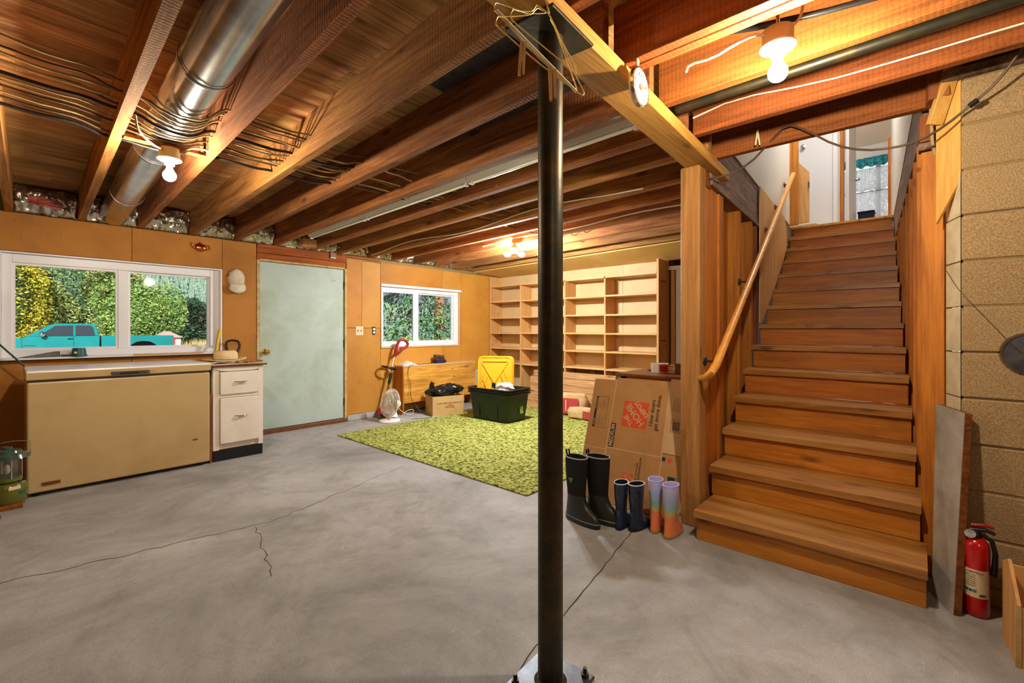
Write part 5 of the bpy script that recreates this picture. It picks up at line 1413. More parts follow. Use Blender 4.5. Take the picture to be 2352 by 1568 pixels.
lid(0.064, 'yellow tote lid at the back of the upright lids')
pb = MB().sph((0, 0, 0), 1, 28, 16)
for i, p in enumerate(pb.v):
    w = 0.16 * math.sin(6 * p.x + 3 * p.y) + 0.12 * math.sin(9 * p.z + 4 * p.x) + 0.07 * math.sin(15 * p.y)
    q = p * (1 + w); pb.v[i] = Vector((4.315 + q.x * 0.10, 4.02 + q.y * 0.13, 0.42 + q.z * 0.075 + (0.02 if p.y < 0 else 0)))
pbo = pb.build('plastic_bag', M['bag_white'], smooth=80); tag(pbo, 'crumpled white plastic bag in the tote in front of the yellow lids', 'bag')
MB().box(4.21, 4.225, 4.07, 4.13, 0.45, 0.51).build('printed_patch', M['navy'], pbo)
# ------------------------------------------------------------------ built-in bookcase on the far wall
BX0, BX1 = 5.64, 5.925
bc = thing('bookcase', 'empty pine bookcase of four bays covering the far wall', 'bookcase', (5.78, 4.05, 0))
UP = [5.585, 4.875, 3.987, 3.298, 2.52]
for k, y in enumerate(UP):
    top = 2.125 if k in (0, 4) else 1.928
    w = 0.03 if k == 4 else 0.022
    ya = y - w if k == 0 else y - w / 2
    MB().box(BX0, BX1, ya, ya + w, 0.0, top).build('upright' if 0 < k < 4 else 'end_panel', M['shelf_v'], bc, bevel=0.002)
SZ = [1.955, 1.685, 1.418, 1.152, 0.895, 0.645]
for k in range(4):
    ya, yb = UP[k] - (0.022 if k == 0 else 0.011), UP[k + 1] + (0.015 if k == 3 else 0.011)
    for j, z in enumerate(SZ):
        dz = 0 if j == 0 else random.uniform(-0.006, 0.006)
        x0 = BX0 - (0.006 if j == 0 else 0)
        MB().box(x0, BX1, yb + 0.001, ya - 0.001, z - 0.024 + dz, z + dz).build('shelf', M['shelf'], bc, bevel=0.002)
MB().box(5.90, 5.93, 3.62, 3.69, 0.48, 0.60).build('conduit_box', M['label'], bc)
for z in (1.05, 1.83):
    MB().box(5.70, 5.86, 2.502, 2.5045, z, z + 0.012).build('bracket', M['steel_dark'], bc)
# loose flooring planks leaning at its foot
for k in range(6):
    z0 = 0.002 + 0.0945 * k
    y1 = [4.62, 4.60, 4.62, 4.58, 4.60, 4.55][k]; y0 = [3.05, 3.10, 3.02, 3.12, 3.05, 3.10][k]
    x0 = 5.46 + 0.024 * k
    tilt = -0.03
    o = MB().hexa([(x0, y0, z0 + tilt * 0), (x0 + 0.014, y0, z0), (x0 + 0.014, y1, z0 + 0.0), (x0, y1, z0),
                   (x0 + 0.020, y0, z0 + 0.089), (x0 + 0.034, y0, z0 + 0.089), (x0 + 0.034, y1, z0 + 0.089), (x0 + 0.020, y1, z0 + 0.089)]).build('floor_plank', M['flooring'], bevel=0.0015)
    tag(o, ['lowest wood floor plank of the row leaning on the bookcase', 'second lowest wood floor plank leaning on the bookcase', 'third wood floor plank up, leaning on the bookcase',
            'fourth wood floor plank up, leaning on the bookcase', 'wood floor plank just below the topmost on the bookcase', 'topmost wood floor plank leaning on the bookcase'][k], 'plank', 'loose floor planks')
# paper sacks
M['paper'] = plain('kraft paper', '#c8a878', 0.8, c2='#b89460', scale=8, bump=0.3, bscale=20)
M['sack_red'] = plain('red sack print', '#b03a3a', 0.6)
def sack(name, lab, c, sz, rz, stripe):
    t = thing(name, lab, 'bag', c); t.rotation_euler = (0, 0, rz)
    mb = MB().sph((0, 0, 0), 1, 24, 14)
    for i, p in enumerate(mb.v):
        q = Vector([math.copysign(abs(v) ** 0.45, v) for v in p]) * (1 + 0.05 * math.sin(7 * p.x + 5 * p.y) + 0.04 * math.sin(11 * p.z))
        mb.v[i] = Vector((q.x * sz[0], q.y * sz[1], max(0.0, sz[2] + q.z * sz[2])))
    mb.build('sack', M['paper'], t, smooth=70, world=False)
    xf = -sz[0] * 1.06
    for (y0, y1, z0, z1, mat) in stripe:
        MB().grid(lambda u, v: (xf - 0.004 - 0.006 * math.sin(PI * u), y0 + (y1 - y0) * u, z0 + (z1 - z0) * v), 4, 3).build('print', M[mat], t, world=False, flat_open=True)
    return t
s1 = sack('paper_sack', 'kraft paper sack with a red striped print against the planks', (5.30, 3.62, 0.0125), (0.10, 0.22, 0.15), 0.25, [(-0.13, 0.10, 0.03, 0.24, 'sack_red'), (-0.02, 0.0, 0.06, 0.22, 'label'), (0.04, 0.06, 0.06, 0.22, 'label')])
s2 = sack('paper_sack', 'low folded paper sack with red end lying before the cardboard', (5.13, 3.33, 0.0125), (0.09, 0.20, 0.075), 0.1, [(-0.18, -0.06, 0.02, 0.12, 'sack_red'), (-0.055, -0.045, 0.02, 0.12, 'ink')])

# ------------------------------------------------------------------ table behind the flattened carton
tb = thing('wooden_table', 'dark brown table behind the flattened cardboard carton', 'table', (3.5, 1.42, 0))
MB().box(3.10, 3.95, 1.14, 1.72, 0.85, 0.872).build('table_top', M['darkwood'], tb, bevel=0.003)
MB().box(3.13, 3.15, 1.17, 1.69, 0.79, 0.849).build('apron', M['riser'], tb)
MB().box(3.13, 3.92, 1.668, 1.688, 0.79, 0.849).build('apron', M['riser'], tb)
for x in (3.13, 3.87):
    for y in (1.17, 1.64):
        MB().box(x, x + 0.05, y, y + 0.05, 0.0, 0.849).build('leg', M['darkwood'], tb, bevel=0.003)
mg = thing('enamel_mug', 'red and white enamel mug on the table', 'mug', (3.34, 1.475, 0.8725))
MB().lathe([(0.0, 0), (0.056, 0), (0.062, 0.01), (0.064, 0.066), (0.066, 0.07), (0.061, 0.07), (0.058, 0.012), (0.0, 0.008)], 30).build('body', M['white'], mg, smooth=40, world=False)
MB().grid(lambda u, v: (0.0655 * math.cos(-2.75 + 1.9 * u), 0.0655 * math.sin(-2.75 + 1.9 * u), 0.012 + 0.05 * v), 16, 2).build('red_print', M['red'], mg, smooth=80, world=False, flat_open=True)
MB().tube([(0.02, -0.062, 0.058), (0.03, -0.10, 0.056), (0.03, -0.104, 0.022), (0.02, -0.063, 0.016)], 0.006, 8).build('handle', M['white'], mg, smooth=60, world=False)
bxo = thing('wooden_box', 'brown wooden box with pale papers on the table by the post', 'box', (3.40, 1.27, 0.8725))
MB().box(-0.07, 0.12, -0.11, 0.085, 0, 0.075).build('body', M['darkwood'], bxo, bevel=0.003, world=False)
MB().box(-0.05, 0.11, -0.09, 0.06, 0.0755, 0.086, Matrix.Rotation(0.03, 4, 'Z')).build('papers', M['label'], bxo, world=False)
o = MB().box(3.42, 3.52, 1.60, 1.615, 0.8725, 0.885).build('wood_stick', M['riser'], bevel=0.002); tag(o, 'short wooden stick on the far side of the table', 'stick')

# ------------------------------------------------------------------ flattened carton leaning on the table
cd = thing('flattened_carton', 'flattened brown moving carton leaning between the post and the rug', 'cardboard', (2.77, 1.86, 0))
upv = Vector((0.27, 0, 0.82)).normalized(); av = Vector((0, -1, 0)); nv = upv.cross(av)      # n faces the room
if nv.x > 0: nv = -nv
fmx = Matrix((( av.x, upv.x, nv.x, 0), (av.y, upv.y, nv.y, 0), (av.z, upv.z, nv.z, 0), (0, 0, 0, 1)))
def cpan(name, a0, a1, b0, b1, t0=-0.006, t1=0.0, mat='card', bev=0.0015):
    return MB().box(a0, a1, b0, b1, t0, t1, fmx).build(name, M[mat], cd, bevel=bev, world=False)
cpan('flap', 0.0, 0.181, 0.362, 0.868); cpan('flap', 0.0, 0.179, 0.004, 0.357)
cpan('main_panel', 0.186, 0.590, 0.381, 0.886); cpan('main_panel', 0.186, 0.594, 0.004, 0.374)
cpan('side_panel', 0.596, 0.752, 0.404, 0.905, mat='card_pale'); cpan('side_panel', 0.60, 0.752, 0.004, 0.396)
cpan('backing', 0.01, 0.750, 0.003, 0.860, -0.0125, -0.0065)
for a0, a1, b0, b1 in ((0.181, 0.186, 0.0, 0.872), (0.590, 0.597, 0.0, 0.885)):
    cpan('crease', a0 - 0.004, a1 + 0.004, b0 + 0.004, b1, -0.004, -0.0005, 'card_pale', 0)
cpan('crease', 0.0, 0.18, 0.354, 0.366, -0.004, -0.001, 'card_pale', 0)
cpan('crease', 0.186, 0.594, 0.371, 0.384, -0.004, -0.001, 'card_pale', 0)
def ctext(s, a, b, size, mat='ink', rot=90, bold=0.0, lift=0.0014, align='CENTER'):
    return text('print', s, size, M[mat], cd, fmx @ Matrix.Translation((a, b, lift)) @ Matrix.Rotation(math.radians(rot), 4, 'Z'), align, bold=bold)
def cmark(a0, a1, b0, b1, mat='ink', lift=0.0005):
    return MB().box(a0, a1, b0, b1, 0.0001, lift, fmx).build('print', M[mat], cd, world=False)
cmark(0.275, 0.462, 0.540, 0.723, 'ink_orange')
def logo(ca, cb_, s):
    for w, off, sz in (('THE', 0.0, 0.40), ('HOME', 0.0, 0.52), ('DEPOT', 0.0, 0.40)):
        pass
    q = math.radians(135)
    d = Vector((math.cos(q), math.sin(q))); n_ = Vector((math.sin(q), -math.cos(q)))    # reading direction, and down the lines
    for w, k, sz, sh in (('THE', -0.33, 0.25, 0.0), ('HOME', 0.0, 0.36, 0.0), ('DEPOT', 0.33, 0.24, 0.0)):
        p = Vector((ca, cb_)) + n_ * (k * s) + d * (sh * s)
        ctext(w, p.x, p.y, sz * s, 'card_pale', 135, 0.0016 * s / 0.185, 0.0016)
logo(0.3685, 0.6315, 0.185)
ctext('How doers', 0.493, 0.566, 0.040, align='LEFT', bold=0.0004)
ctext('get more done.', 0.530, 0.540, 0.040, align='LEFT', bold=0.0004)
cmark(0.195, 0.235, 0.382, 0.552); ctext('MEDIUM', 0.215, 0.467, 0.042, 'card_pale', bold=0.0008)
cmark(0.195, 0.232, 0.006, 0.178); ctext('MEDIUM', 0.2135, 0.092, 0.042, 'card_pale', bold=0.0008)
cmark(0.339, 0.417, 0.155, 0.230, 'ink_orange'); logo(0.378, 0.1925, 0.076)
ctext('MAKE YOUR MOVE', 0.437, 0.235, 0.017); ctext('SIMPLY. HDMOVING.COM', 0.458, 0.24, 0.019)
# table of contents print on the flap
for a0, a1, b0, b1 in ((0.040, 0.058, 0.503, 0.733), (0.143, 0.145, 0.503, 0.735), (0.058, 0.145, 0.503, 0.505), (0.058, 0.145, 0.733, 0.735)):
    cmark(a0, a1, b0, b1)
ctext('ROOM', 0.049, 0.545, 0.016, 'card_pale'); ctext('CONTENTS', 0.049, 0.68, 0.016, 'card_pale')
for k in range(5):
    cmark(0.068 + 0.013 * k, 0.0695 + 0.013 * k, 0.515, 0.515 + 0.06 + 0.008 * (k % 3)); cmark(0.068 + 0.013 * k, 0.0695 + 0.013 * k, 0.64, 0.64 + 0.055 + 0.01 * (k % 2))
# barcode and stamp on the side panel
for a0, a1, b0, b1 in ((0.632, 0.634, 0.548, 0.63), (0.70, 0.702, 0.548, 0.63), (0.634, 0.70, 0.548, 0.55), (0.634, 0.70, 0.628, 0.63), (0.634, 0.636, 0.69, 0.776), (0.69, 0.692, 0.69, 0.776), (0.636, 0.69, 0.69, 0.692), (0.636, 0.69, 0.774, 0.776)):
    cmark(a0, a1, b0, b1)
r = random.Random(2); b = 0.556
while b < 0.618:
    w = r.choice([0.001, 0.002, 0.003]); cmark(0.642, 0.692, b, b + w); b += w + r.choice([0.0012, 0.002])
for k in range(4): cmark(0.645 + 0.01 * k, 0.6465 + 0.01 * k, 0.70, 0.765)
cmark(0.602, 0.624, 0.355, 0.38, 'navy'); cmark(0.642, 0.664, 0.352, 0.378, 'ink_orange')
cmark(0.655, 0.70, 0.215, 0.265, 'tote')
ctext('RECYCLE', 0.712, 0.235, 0.016)

# ------------------------------------------------------------------ boots in front of the carton
def loft(secs, n=28, pw=2.3):
    mb = MB(); rings = []
    for z, bk_, fr_, hw_ in secs:
        c, hl = (fr_ + bk_) / 2, (fr_ - bk_) / 2
        R = []
        for k in range(n):
            a = 2 * PI * k / n; ca, sa = math.cos(a), math.sin(a)
            R.append((c + hl * math.copysign(abs(ca) ** (2 / pw), ca), hw_ * math.copysign(abs(sa) ** (2 / pw), sa) * (1 - 0.12 * max(0, ca)), z))
        rings.append(R)
    vs = [p for R in rings for p in R]; fs = [list(range(n))[::-1]]
    for i in range(len(rings) - 1):
        for j in range(n):
            fs.append((i * n + j, i * n + (j + 1) % n, (i + 1) * n + (j + 1) % n, (i + 1) * n + j))
    return mb, vs, fs, rings
def boot(name, lab, loc, rz, H, Lf, mats, group, loop=False, strap=False, rim='grey_line'):
    t = thing(name, lab, 'boot', loc, group); t.rotation_euler = (0, 0, rz)
    k = Lf / 0.31; zh = H / 0.42
    sole = [(0.0, -0.103, 0.205, 0.050), (0.004, -0.107, 0.211, 0.053), (0.026, -0.107, 0.212, 0.053)]
    foot = [(0.026, -0.103, 0.206, 0.050), (0.05, -0.101, 0.203, 0.050), (0.072, -0.098, 0.178, 0.049), (0.092, -0.094, 0.135, 0.047), (0.115, -0.09, 0.10, 0.046), (0.15, -0.085, 0.078, 0.047), (0.175, -0.084, 0.073, 0.048)]
    shaft = [(0.17, -0.083, 0.071, 0.047), (0.21, -0.085, 0.072, 0.052), (0.28, -0.092, 0.077, 0.059), (0.36, -0.096, 0.083, 0.064), (0.42, -0.096, 0.085, 0.065), (0.42, -0.090, 0.079, 0.059), (0.36, -0.09, 0.077, 0.058), (0.22, -0.078, 0.066, 0.046)]
    S_ = lambda secs: [(z * zh if z > 0.03 else z * min(1, zh), b_ * k, f_ * k, h_ * k) for z, b_, f_, h_ in secs]
    for nm, sec, mt in (('sole', sole, mats[0]), ('foot', foot, mats[1]), ('shaft', shaft, mats[2])):
        mb, vs, fs, rings = loft(S_(sec))
        if nm == 'sole': fs.append(list(range(len(vs) - 28, len(vs))))
        mb.add(vs, fs); mb.build(nm, M[mt] if isinstance(mt, str) else mt, t, smooth=50, world=False)
        if nm == 'shaft':
            MB().tube([(p[0] * 0.985, p[1] * 0.985, p[2]) for p in rings[4]], 0.004 * min(1, k * 1.2), 6, closed=True).build('top_piping', M[rim] if isinstance(rim, str) else rim, t, world=False)
    if loop:
        MB().tube([(-0.090 * k, -0.012, (H - 0.01)), (-0.097 * k, -0.012, H + 0.03), (-0.097 * k, 0.012, H + 0.03), (-0.090 * k, 0.012, H - 0.01)], 0.006, 6).build('pull_loop', M['black'], t, world=False)
        mb, vs, fs, rings = loft(S_([(0.028, -0.1045, 0.2085, 0.0515), (0.034, -0.1045, 0.2085, 0.0515)])); mb.add(vs, fs); mb.build('sole_line', M['grey_line'], t, world=False)
    if strap:
        MB().tube([(-0.02 * k, -0.064 * k, H * 0.86), (-0.05 * k, -0.075 * k, H * 0.87), (-0.06 * k, -0.07 * k, H * 0.80)], 0.006, 6).build('strap', M['black'], t, world=False)
    return t
gb_ = 'tall black rubber boots'
b1 = boot('rubber_boot', 'tall black boot standing nearest the steel pole', (2.40, 1.60, 0), -PI / 2 - 0.16, 0.40, 0.265, ('rubber_green', 'rubber_green', 'neoprene'), gb_, True)
b2 = boot('rubber_boot', 'tall black boot standing next to the dark blue boots', (2.485, 1.495, 0), -PI / 2 + 0.05, 0.405, 0.265, ('rubber_green', 'rubber_green', 'neoprene'), gb_, True)
MB().prism([(-0.02, 0.275), (0.012, 0.275), (-0.002, 0.245)], 'y', -0.0575, -0.050).build('logo_patch', plain('green patch', '#4c8a3a', 0.5), b1, world=False)
M['navy_boot'] = plain('glossy dark navy rubber', '#1a2438', 0.25, c2='#3a5070', scale=9, lo=0.55, hi=0.75, coat=0.3)
M['navy_in'] = plain('navy lining', '#0c1228', 0.8)
M['bluefoot'] = plain('light blue toe', '#1c2a44', 0.3, c2='#5a86b0', scale=7, lo=0.5, hi=0.65)
gn_ = 'dark blue child boots'
boot('rain_boot', 'dark blue child rain boot beside the tall black boots', (2.50, 1.345, 0), 0.12, 0.275, 0.19, ('rubber', 'bluefoot', 'navy_boot'), gn_, strap=True, rim='vinyl')
boot('rain_boot', 'dark blue child rain boot beside the rainbow boots', (2.535, 1.262, 0), -0.18, 0.275, 0.19, ('rubber', 'bluefoot', 'navy_boot'), gn_, strap=True, rim='vinyl')
rainbow = blend_z('rainbow rubber', [(0.0, '#e07060'), (0.15, '#e88a4a'), (0.38, '#e0a040'), (0.46, '#b8b46a'), (0.56, '#8ab4c4'), (0.75, '#a4b0d8'), (1.0, '#c4bcec')], 0.0, 0.31, 0.35)
rb_foot = plain('orange pink rubber', '#e08048', 0.35, c2='#d8708c', scale=5, lo=0.45, hi=0.65)
M['lilac'] = plain('lilac lining', '#c2b8ec', 0.6)
gr_ = 'rainbow child boots'
M['rainbow'] = rainbow; M['rb_foot'] = rb_foot
boot('rain_boot', 'rainbow child boot standing behind the other by the post', (2.605, 1.175, 0), 0.25, 0.305, 0.20, ('tape', 'rb_foot', 'rainbow'), gr_, rim='lilac')
boot('rain_boot', 'rainbow child boot nearest the square wooden post', (2.585, 1.072, 0), -0.05, 0.30, 0.20, ('tape', 'rb_foot', 'rainbow'), gr_, rim='lilac')

# ------------------------------------------------------------------ board, extinguisher and crate at the block wall
M['marble'] = plain('grey streaked laminate', '#a8a49a', 0.35, c2='#7c7468', scale=3.0, lo=0.42, hi=0.66, detail=8)
bd = thing('leaning_board', 'grey streaked board with brown edges leaning beside the stairs', 'board', (2.68, -0.10, 0))
A0, A1 = Vector((2.655, -0.108, 0.0)), Vector((2.80, -0.045, 0.0))
B0, B1 = Vector((2.795, -0.150, 0.835)), Vector((2.94, -0.062, 0.85))
nn = (A1 - A0).cross(B0 - A0).normalized()
if nn.y > 0: nn = -nn
th_ = 0.030
def slab_(u0, u1, v0, v1, t0, t1):
    def P(u, v, t):
        return (A0 * (1 - u) + A1 * u) * (1 - v) + (B0 * (1 - u) + B1 * u) * v + nn * t
    return MB().hexa([P(u0, v0, t0), P(u1, v0, t0), P(u1, v0, t1), P(u0, v0, t1), P(u0, v1, t0), P(u1, v1, t0), P(u1, v1, t1), P(u0, v1, t1)])
slab_(0.0, 1.0, 0.0, 1.0, 0.0, 0.002).build('laminate_face', M['marble'], bd)
slab_(0.0, 1.0, 0.0, 1.0, 0.0022, th_).build('core', M['darkwood'], bd, bevel=0.002)

fx, fy_ = 2.735, -0.182
fe = thing('fire_extinguisher', 'red fire extinguisher on the floor by the block wall', 'fire extinguisher', (fx, fy_, 0))
L = dict(world=False)
MB().lathe([(0.0, 0.0), (0.036, 0.0), (0.041, 0.01), (0.042, 0.03), (0.042, 0.285), (0.038, 0.305), (0.026, 0.32), (0.018, 0.325), (0.0, 0.326)], 36).build('cylinder', M['red'], fe, smooth=40, **L)
MB().lathe([(0.017, 0.325), (0.017, 0.345), (0.013, 0.355), (0.0, 0.357)], 20).build('valve', M['black'], fe, smooth=40, **L)
lab_ = MB().grid(lambda u, v: (0.0425 * math.cos(2.0 + 2.1 * u), 0.0425 * math.sin(2.0 + 2.1 * u), 0.085 + 0.115 * v), 18, 1).build('label', M['label'], fe, smooth=80, flat_open=True, **L)
va = Vector((-fx, -fy_, 0)).normalized(); an0 = math.atan2(va.y, va.x)
def lab_m(da, z):
    a = an0 + da
    return Matrix.Translation((0.0431 * math.cos(a), 0.0431 * math.sin(a), z)) @ Matrix.Rotation(a + PI / 2, 4, 'Z') @ Matrix.Rotation(PI / 2, 4, 'X')
text('print', 'INSTRUCTIONS', 0.0085, M['ink_red'], fe, lab_m(-0.15, 0.19), bold=0.0002)
text('print', 'ABC', 0.012, M['ink'], fe, lab_m(0.45, 0.098), bold=0.0004)
for k in range(6):
    a = lab_m(-0.25, 0.178 - 0.009 * k)
    MB().box(-0.019, 0.008, -0.0008, 0.0008, 0, 0.0004, a).build('print', M['ink'], fe, **L)
for k, c in enumerate(('teal_pot', 'teal_pot', 'ink_blue')):
    MB().box(-0.0055, 0.0055, -0.0055, 0.0055, 0, 0.0005, lab_m(-0.72 + 0.3 * k, 0.112)).build('print', M[c], fe, **L)
gd = lab_m(-0.5, 0.345)
MB().lathe([(0.0, 0.0), (0.017, 0.0), (0.018, 0.012), (0.0, 0.013)], 20, m=Matrix.Translation(va * 0.03) @ gd.to_3x3().to_4x4() @ Matrix.Identity(4) if False else Matrix.Translation(va * 0.020 + Vector((0.0, 0.018, 0.345))) @ va.to_track_quat('Z', 'Y').to_matrix().to_4x4()).build('gauge', M['chrome'], fe, smooth=40, **L)
sdv = Vector((va.y, -va.x, 0))
sdv = sdv if sdv.y < 0 else -sdv
MB().tube([Vector((0, 0, 0.352)) - sdv * 0.02, Vector((0, 0, 0.362)) + sdv * 0.03, Vector((0, 0, 0.352)) + sdv * 0.055], [0.009, 0.009, 0.007], 8).build('lever', M['black'], fe, smooth=60, **L)
MB().tube([Vector((0, 0, 0.372)) - sdv * 0.015, Vector((0, 0, 0.382)) + sdv * 0.03, Vector((0, 0, 0.378)) + sdv * 0.052], [0.008, 0.008, 0.006], 8).build('lever', M['red_dark'], fe, smooth=60, **L)
MB().tube([Vector((0, 0, 0.34)) + sdv * 0.02, Vector((0, 0, 0.32)) + sdv * 0.046, Vector((0, 0, 0.27)) + sdv * 0.056, Vector((0, 0, 0.18)) + sdv * 0.052], [0.008, 0.008, 0.009, 0.011], 8).build('hose', M['black'], fe, smooth=60, **L)

cr = thing('broken_crate', 'broken wooden crate with torn pale edges at the picture corner', 'crate', (2.50, -0.33, 0))
M['torn'] = plain('torn pale ply edge', '#cbb27c', 0.8, c2='#a8894e', scale=12, bump=0.5, bscale=40)
def pl4(name, p, th, mat):
    n = len(p); P = [Vector(q) for q in p]; no = (P[1] - P[0]).cross(P[2] - P[0]).normalized() * th
    return MB().add([tuple(q) for q in P] + [tuple(q + no) for q in P], [list(range(n))[::-1], list(range(n, 2 * n))] + [(i, (i + 1) % n, n + (i + 1) % n, n + i) for i in range(n)]).build(name, mat, cr)
pl4('end_board', [(2.40, -0.262, 0.0), (2.60, -0.245, 0.0), (2.60, -0.245, 0.30), (2.53, -0.252, 0.335), (2.40, -0.262, 0.22)], 0.010, M['ply'])
pl4('front_board', [(2.40, -0.268, 0.0), (2.40, -0.268, 0.215), (2.405, -0.30, 0.20), (2.41, -0.62, 0.21), (2.41, -0.62, 0.0)], 0.012, M['ply'])
pl4('torn_edge', [(2.394, -0.258, 0.0), (2.394, -0.258, 0.225), (2.398, -0.272, 0.215), (2.398, -0.272, 0.0)], 0.004, M['torn'])
pl4('back_board', [(2.60, -0.25, 0.0), (2.60, -0.25, 0.29), (2.61, -0.62, 0.29), (2.61, -0.62, 0.0)], 0.010, M['ply'])
MB().box(2.41, 2.60, -0.62, -0.27, 0.002, 0.012).build('bottom_board', M['ply'], cr)
fc = thing('flue_cover', 'round metal flue cover on the block wall at the picture edge', 'flue cover', (2.848, -0.345, 1.10))
mf = Matrix.Translation((2.849, -0.345, 1.10)) @ Matrix.Rotation(-PI / 2, 4, 'Y')
MB().lathe([(0.0, 0.0), (0.085, 0.0), (0.085, 0.006), (0.07, 0.008), (0.0, 0.004)], 40, m=mf).build('disc', M['steel_dull'], fc, smooth=40)
MB().lathe([(0.075, 0.004), (0.078, 0.012), (0.086, 0.012), (0.09, 0.0)], 40, m=mf).build('rim', M['steel'], fc, smooth=40)
# ------------------------------------------------------------------ yard, truck, hedge, hill beyond the windows
M['yard'] = plain('pale gravel yard', '#b4aa9a', 0.95, c2='#968a74', scale=0.8, bump=0.3, bscale=8)
gd_ = MB().hexa([(-30, 5.8, -0.9), (60, 5.8, -0.9), (60, 60, -0.9), (-30, 60, -0.9), (-30, 5.8, -0.12), (60, 5.8, -0.12), (60, 60, -0.45), (-30, 60, -0.45)])
tag(gd_.build('ground_yard', M['yard']), 'pale gravel yard outside the windows', kind='structure')
def gz(y):
    return -0.12 - 0.33 * (y - 5.8) / 54.2

# teal pickup truck
TY = 29.0
gt = gz(TY) - 0.12
tk = thing('pickup_truck', 'teal extended cab pickup truck parked beyond the wide window', 'truck', (2.6, TY, gt))
M['teal'] = plain('teal car paint', '#1c8e94', 0.25, c2='#14767c', scale=0.5, coat=0.7)
M['trim_pink'] = plain('pale lower trim', '#cbbcc0', 0.4)
M['car_glass'] = plain('dark car glass', '#3c4450', 0.08, spec=0.8)
M['tail'] = plain('red tail lamp', '#c0343c', 0.3)
ZB = gz(TY) - 0.13
yA, yB = TY - 1.0, TY + 1.0
sh = lambda p: [(x, ZB + z) for x, z in p]
body = [(-1.70, 0.62), (-1.72, 0.98), (-1.62, 1.10), (0.40, 1.24), (0.62, 1.29), (2.86, 1.31), (2.86, 0.62), (-0.05, 0.62), (-0.12, 0.84), (-0.33, 0.99), (-0.62, 1.03), (-0.92, 0.98), (-1.10, 0.84), (-1.16, 0.62)]
MB().prism(sh(body), 'y', yA, yB).build('cab_body', M['teal'], tk, bevel=0.02)
bed = [(2.92, 0.62), (2.92, 1.31), (5.62, 1.31), (5.66, 1.22), (5.66, 0.72), (5.0, 0.66), (4.92, 0.86), (4.72, 1.0), (4.45, 1.04), (4.18, 1.0), (3.98, 0.86), (3.90, 0.66)]
MB().prism(sh(bed), 'y', yA, yB).build('bed', M['teal'], tk, bevel=0.02)
cabp = [(0.50, 1.27), (1.32, 1.82), (1.50, 1.865), (2.55, 1.865), (2.74, 1.80), (2.86, 1.30)]
MB().prism(sh(cabp), 'y', yA + 0.10, yB - 0.10).build('cab_roof', M['teal'], tk, bevel=0.03)
for p in ([(0.93, 1.33), (1.42, 1.76), (1.98, 1.78), (1.98, 1.33)], [(2.06, 1.33), (2.06, 1.78), (2.55, 1.78), (2.64, 1.70), (2.70, 1.34)]):
    MB().prism(sh(p), 'y', yA + 0.080, yA + 0.105).build('side_window', M['car_glass'], tk)
MB().hexa([(0.50, yA + 0.16, ZB + 1.285), (0.50, yB - 0.16, ZB + 1.285), (0.53, yB - 0.16, ZB + 1.285), (0.53, yA + 0.16, ZB + 1.285),
           (1.26, yA + 0.2, ZB + 1.80), (1.26, yB - 0.2, ZB + 1.80), (1.30, yB - 0.2, ZB + 1.80), (1.30, yA + 0.2, ZB + 1.80)]).build('windscreen', M['car_glass'], tk)
MB().box(-0.02, 2.86, yA - 0.02, yA + 0.01, ZB + 0.66, ZB + 0.82).build('lower_trim', M['trim_pink'], tk, bevel=0.01)
MB().box(2.92, 3.86, yA - 0.02, yA + 0.01, ZB + 0.68, ZB + 0.82).build('lower_trim', M['trim_pink'], tk, bevel=0.01)
MB().box(5.60, 5.68, yA - 0.01, yA + 0.12, ZB + 0.86, ZB + 1.20).build('tail_lamp', M['tail'], tk, bevel=0.01)
MB().box(5.66, 5.85, yA + 0.05, yB - 0.05, ZB + 0.50, ZB + 0.70).build('bumper', M['chrome'], tk, bevel=0.02)
MB().box(-1.88, -1.68, yA + 0.02, yB - 0.02, ZB + 0.48, ZB + 0.74).build('bumper', M['chrome'], tk, bevel=0.02)
MB().sph((1.02, yA - 0.12, ZB + 1.40), (0.10, 0.09, 0.11), 12, 8).build('wing_mirror', M['chrome'], tk, smooth=60)
MB().box(1.80, 1.98, yA - 0.012, yA + 0.01, ZB + 1.16, ZB + 1.21).build('door_handle', M['steel_dark'], tk)
for x in (0.42, 1.99):
    MB().box(x, x + 0.012, yA - 0.004, yA + 0.01, ZB + 0.66, ZB + 1.29).build('door_seam', M['steel_dark'], tk)
MB().box(0.45, 0.85, yA - 0.006, yA + 0.01, ZB + 0.90, ZB + 0.94).build('badge_strip', M['chrome'], tk)
for x in (-0.62, 4.45):
    for y in (yA + 0.11, yB - 0.11):
        w = MB().lathe([(0.17, -0.11), (0.36, -0.11), (0.385, -0.07), (0.385, 0.07), (0.36, 0.11), (0.17, 0.11)], 28, m=Matrix.Translation((x, y, ZB + 0.385)) @ Matrix.Rotation(PI / 2, 4, 'X')).build('wheel', M['rubber'], tk, smooth=40)
        MB().lathe([(0.0, -0.09), (0.2, -0.10), (0.2, 0.10), (0.0, 0.09)], 20, m=Matrix.Translation((x, y, ZB + 0.385)) @ Matrix.Rotation(PI / 2, 4, 'X')).build('wheel_disc', M['chrome'], w, smooth=40)
MB().box(-1.3, 5.4, yA + 0.35, yB - 0.35, ZB + 0.45, ZB + 1.05).build('underbody', M['rubber'], tk)
MB().box(0.9, 2.4, yA + 0.3, yB - 0.3, ZB + 0.8, ZB + 1.30).build('seat', M['navy'], tk)
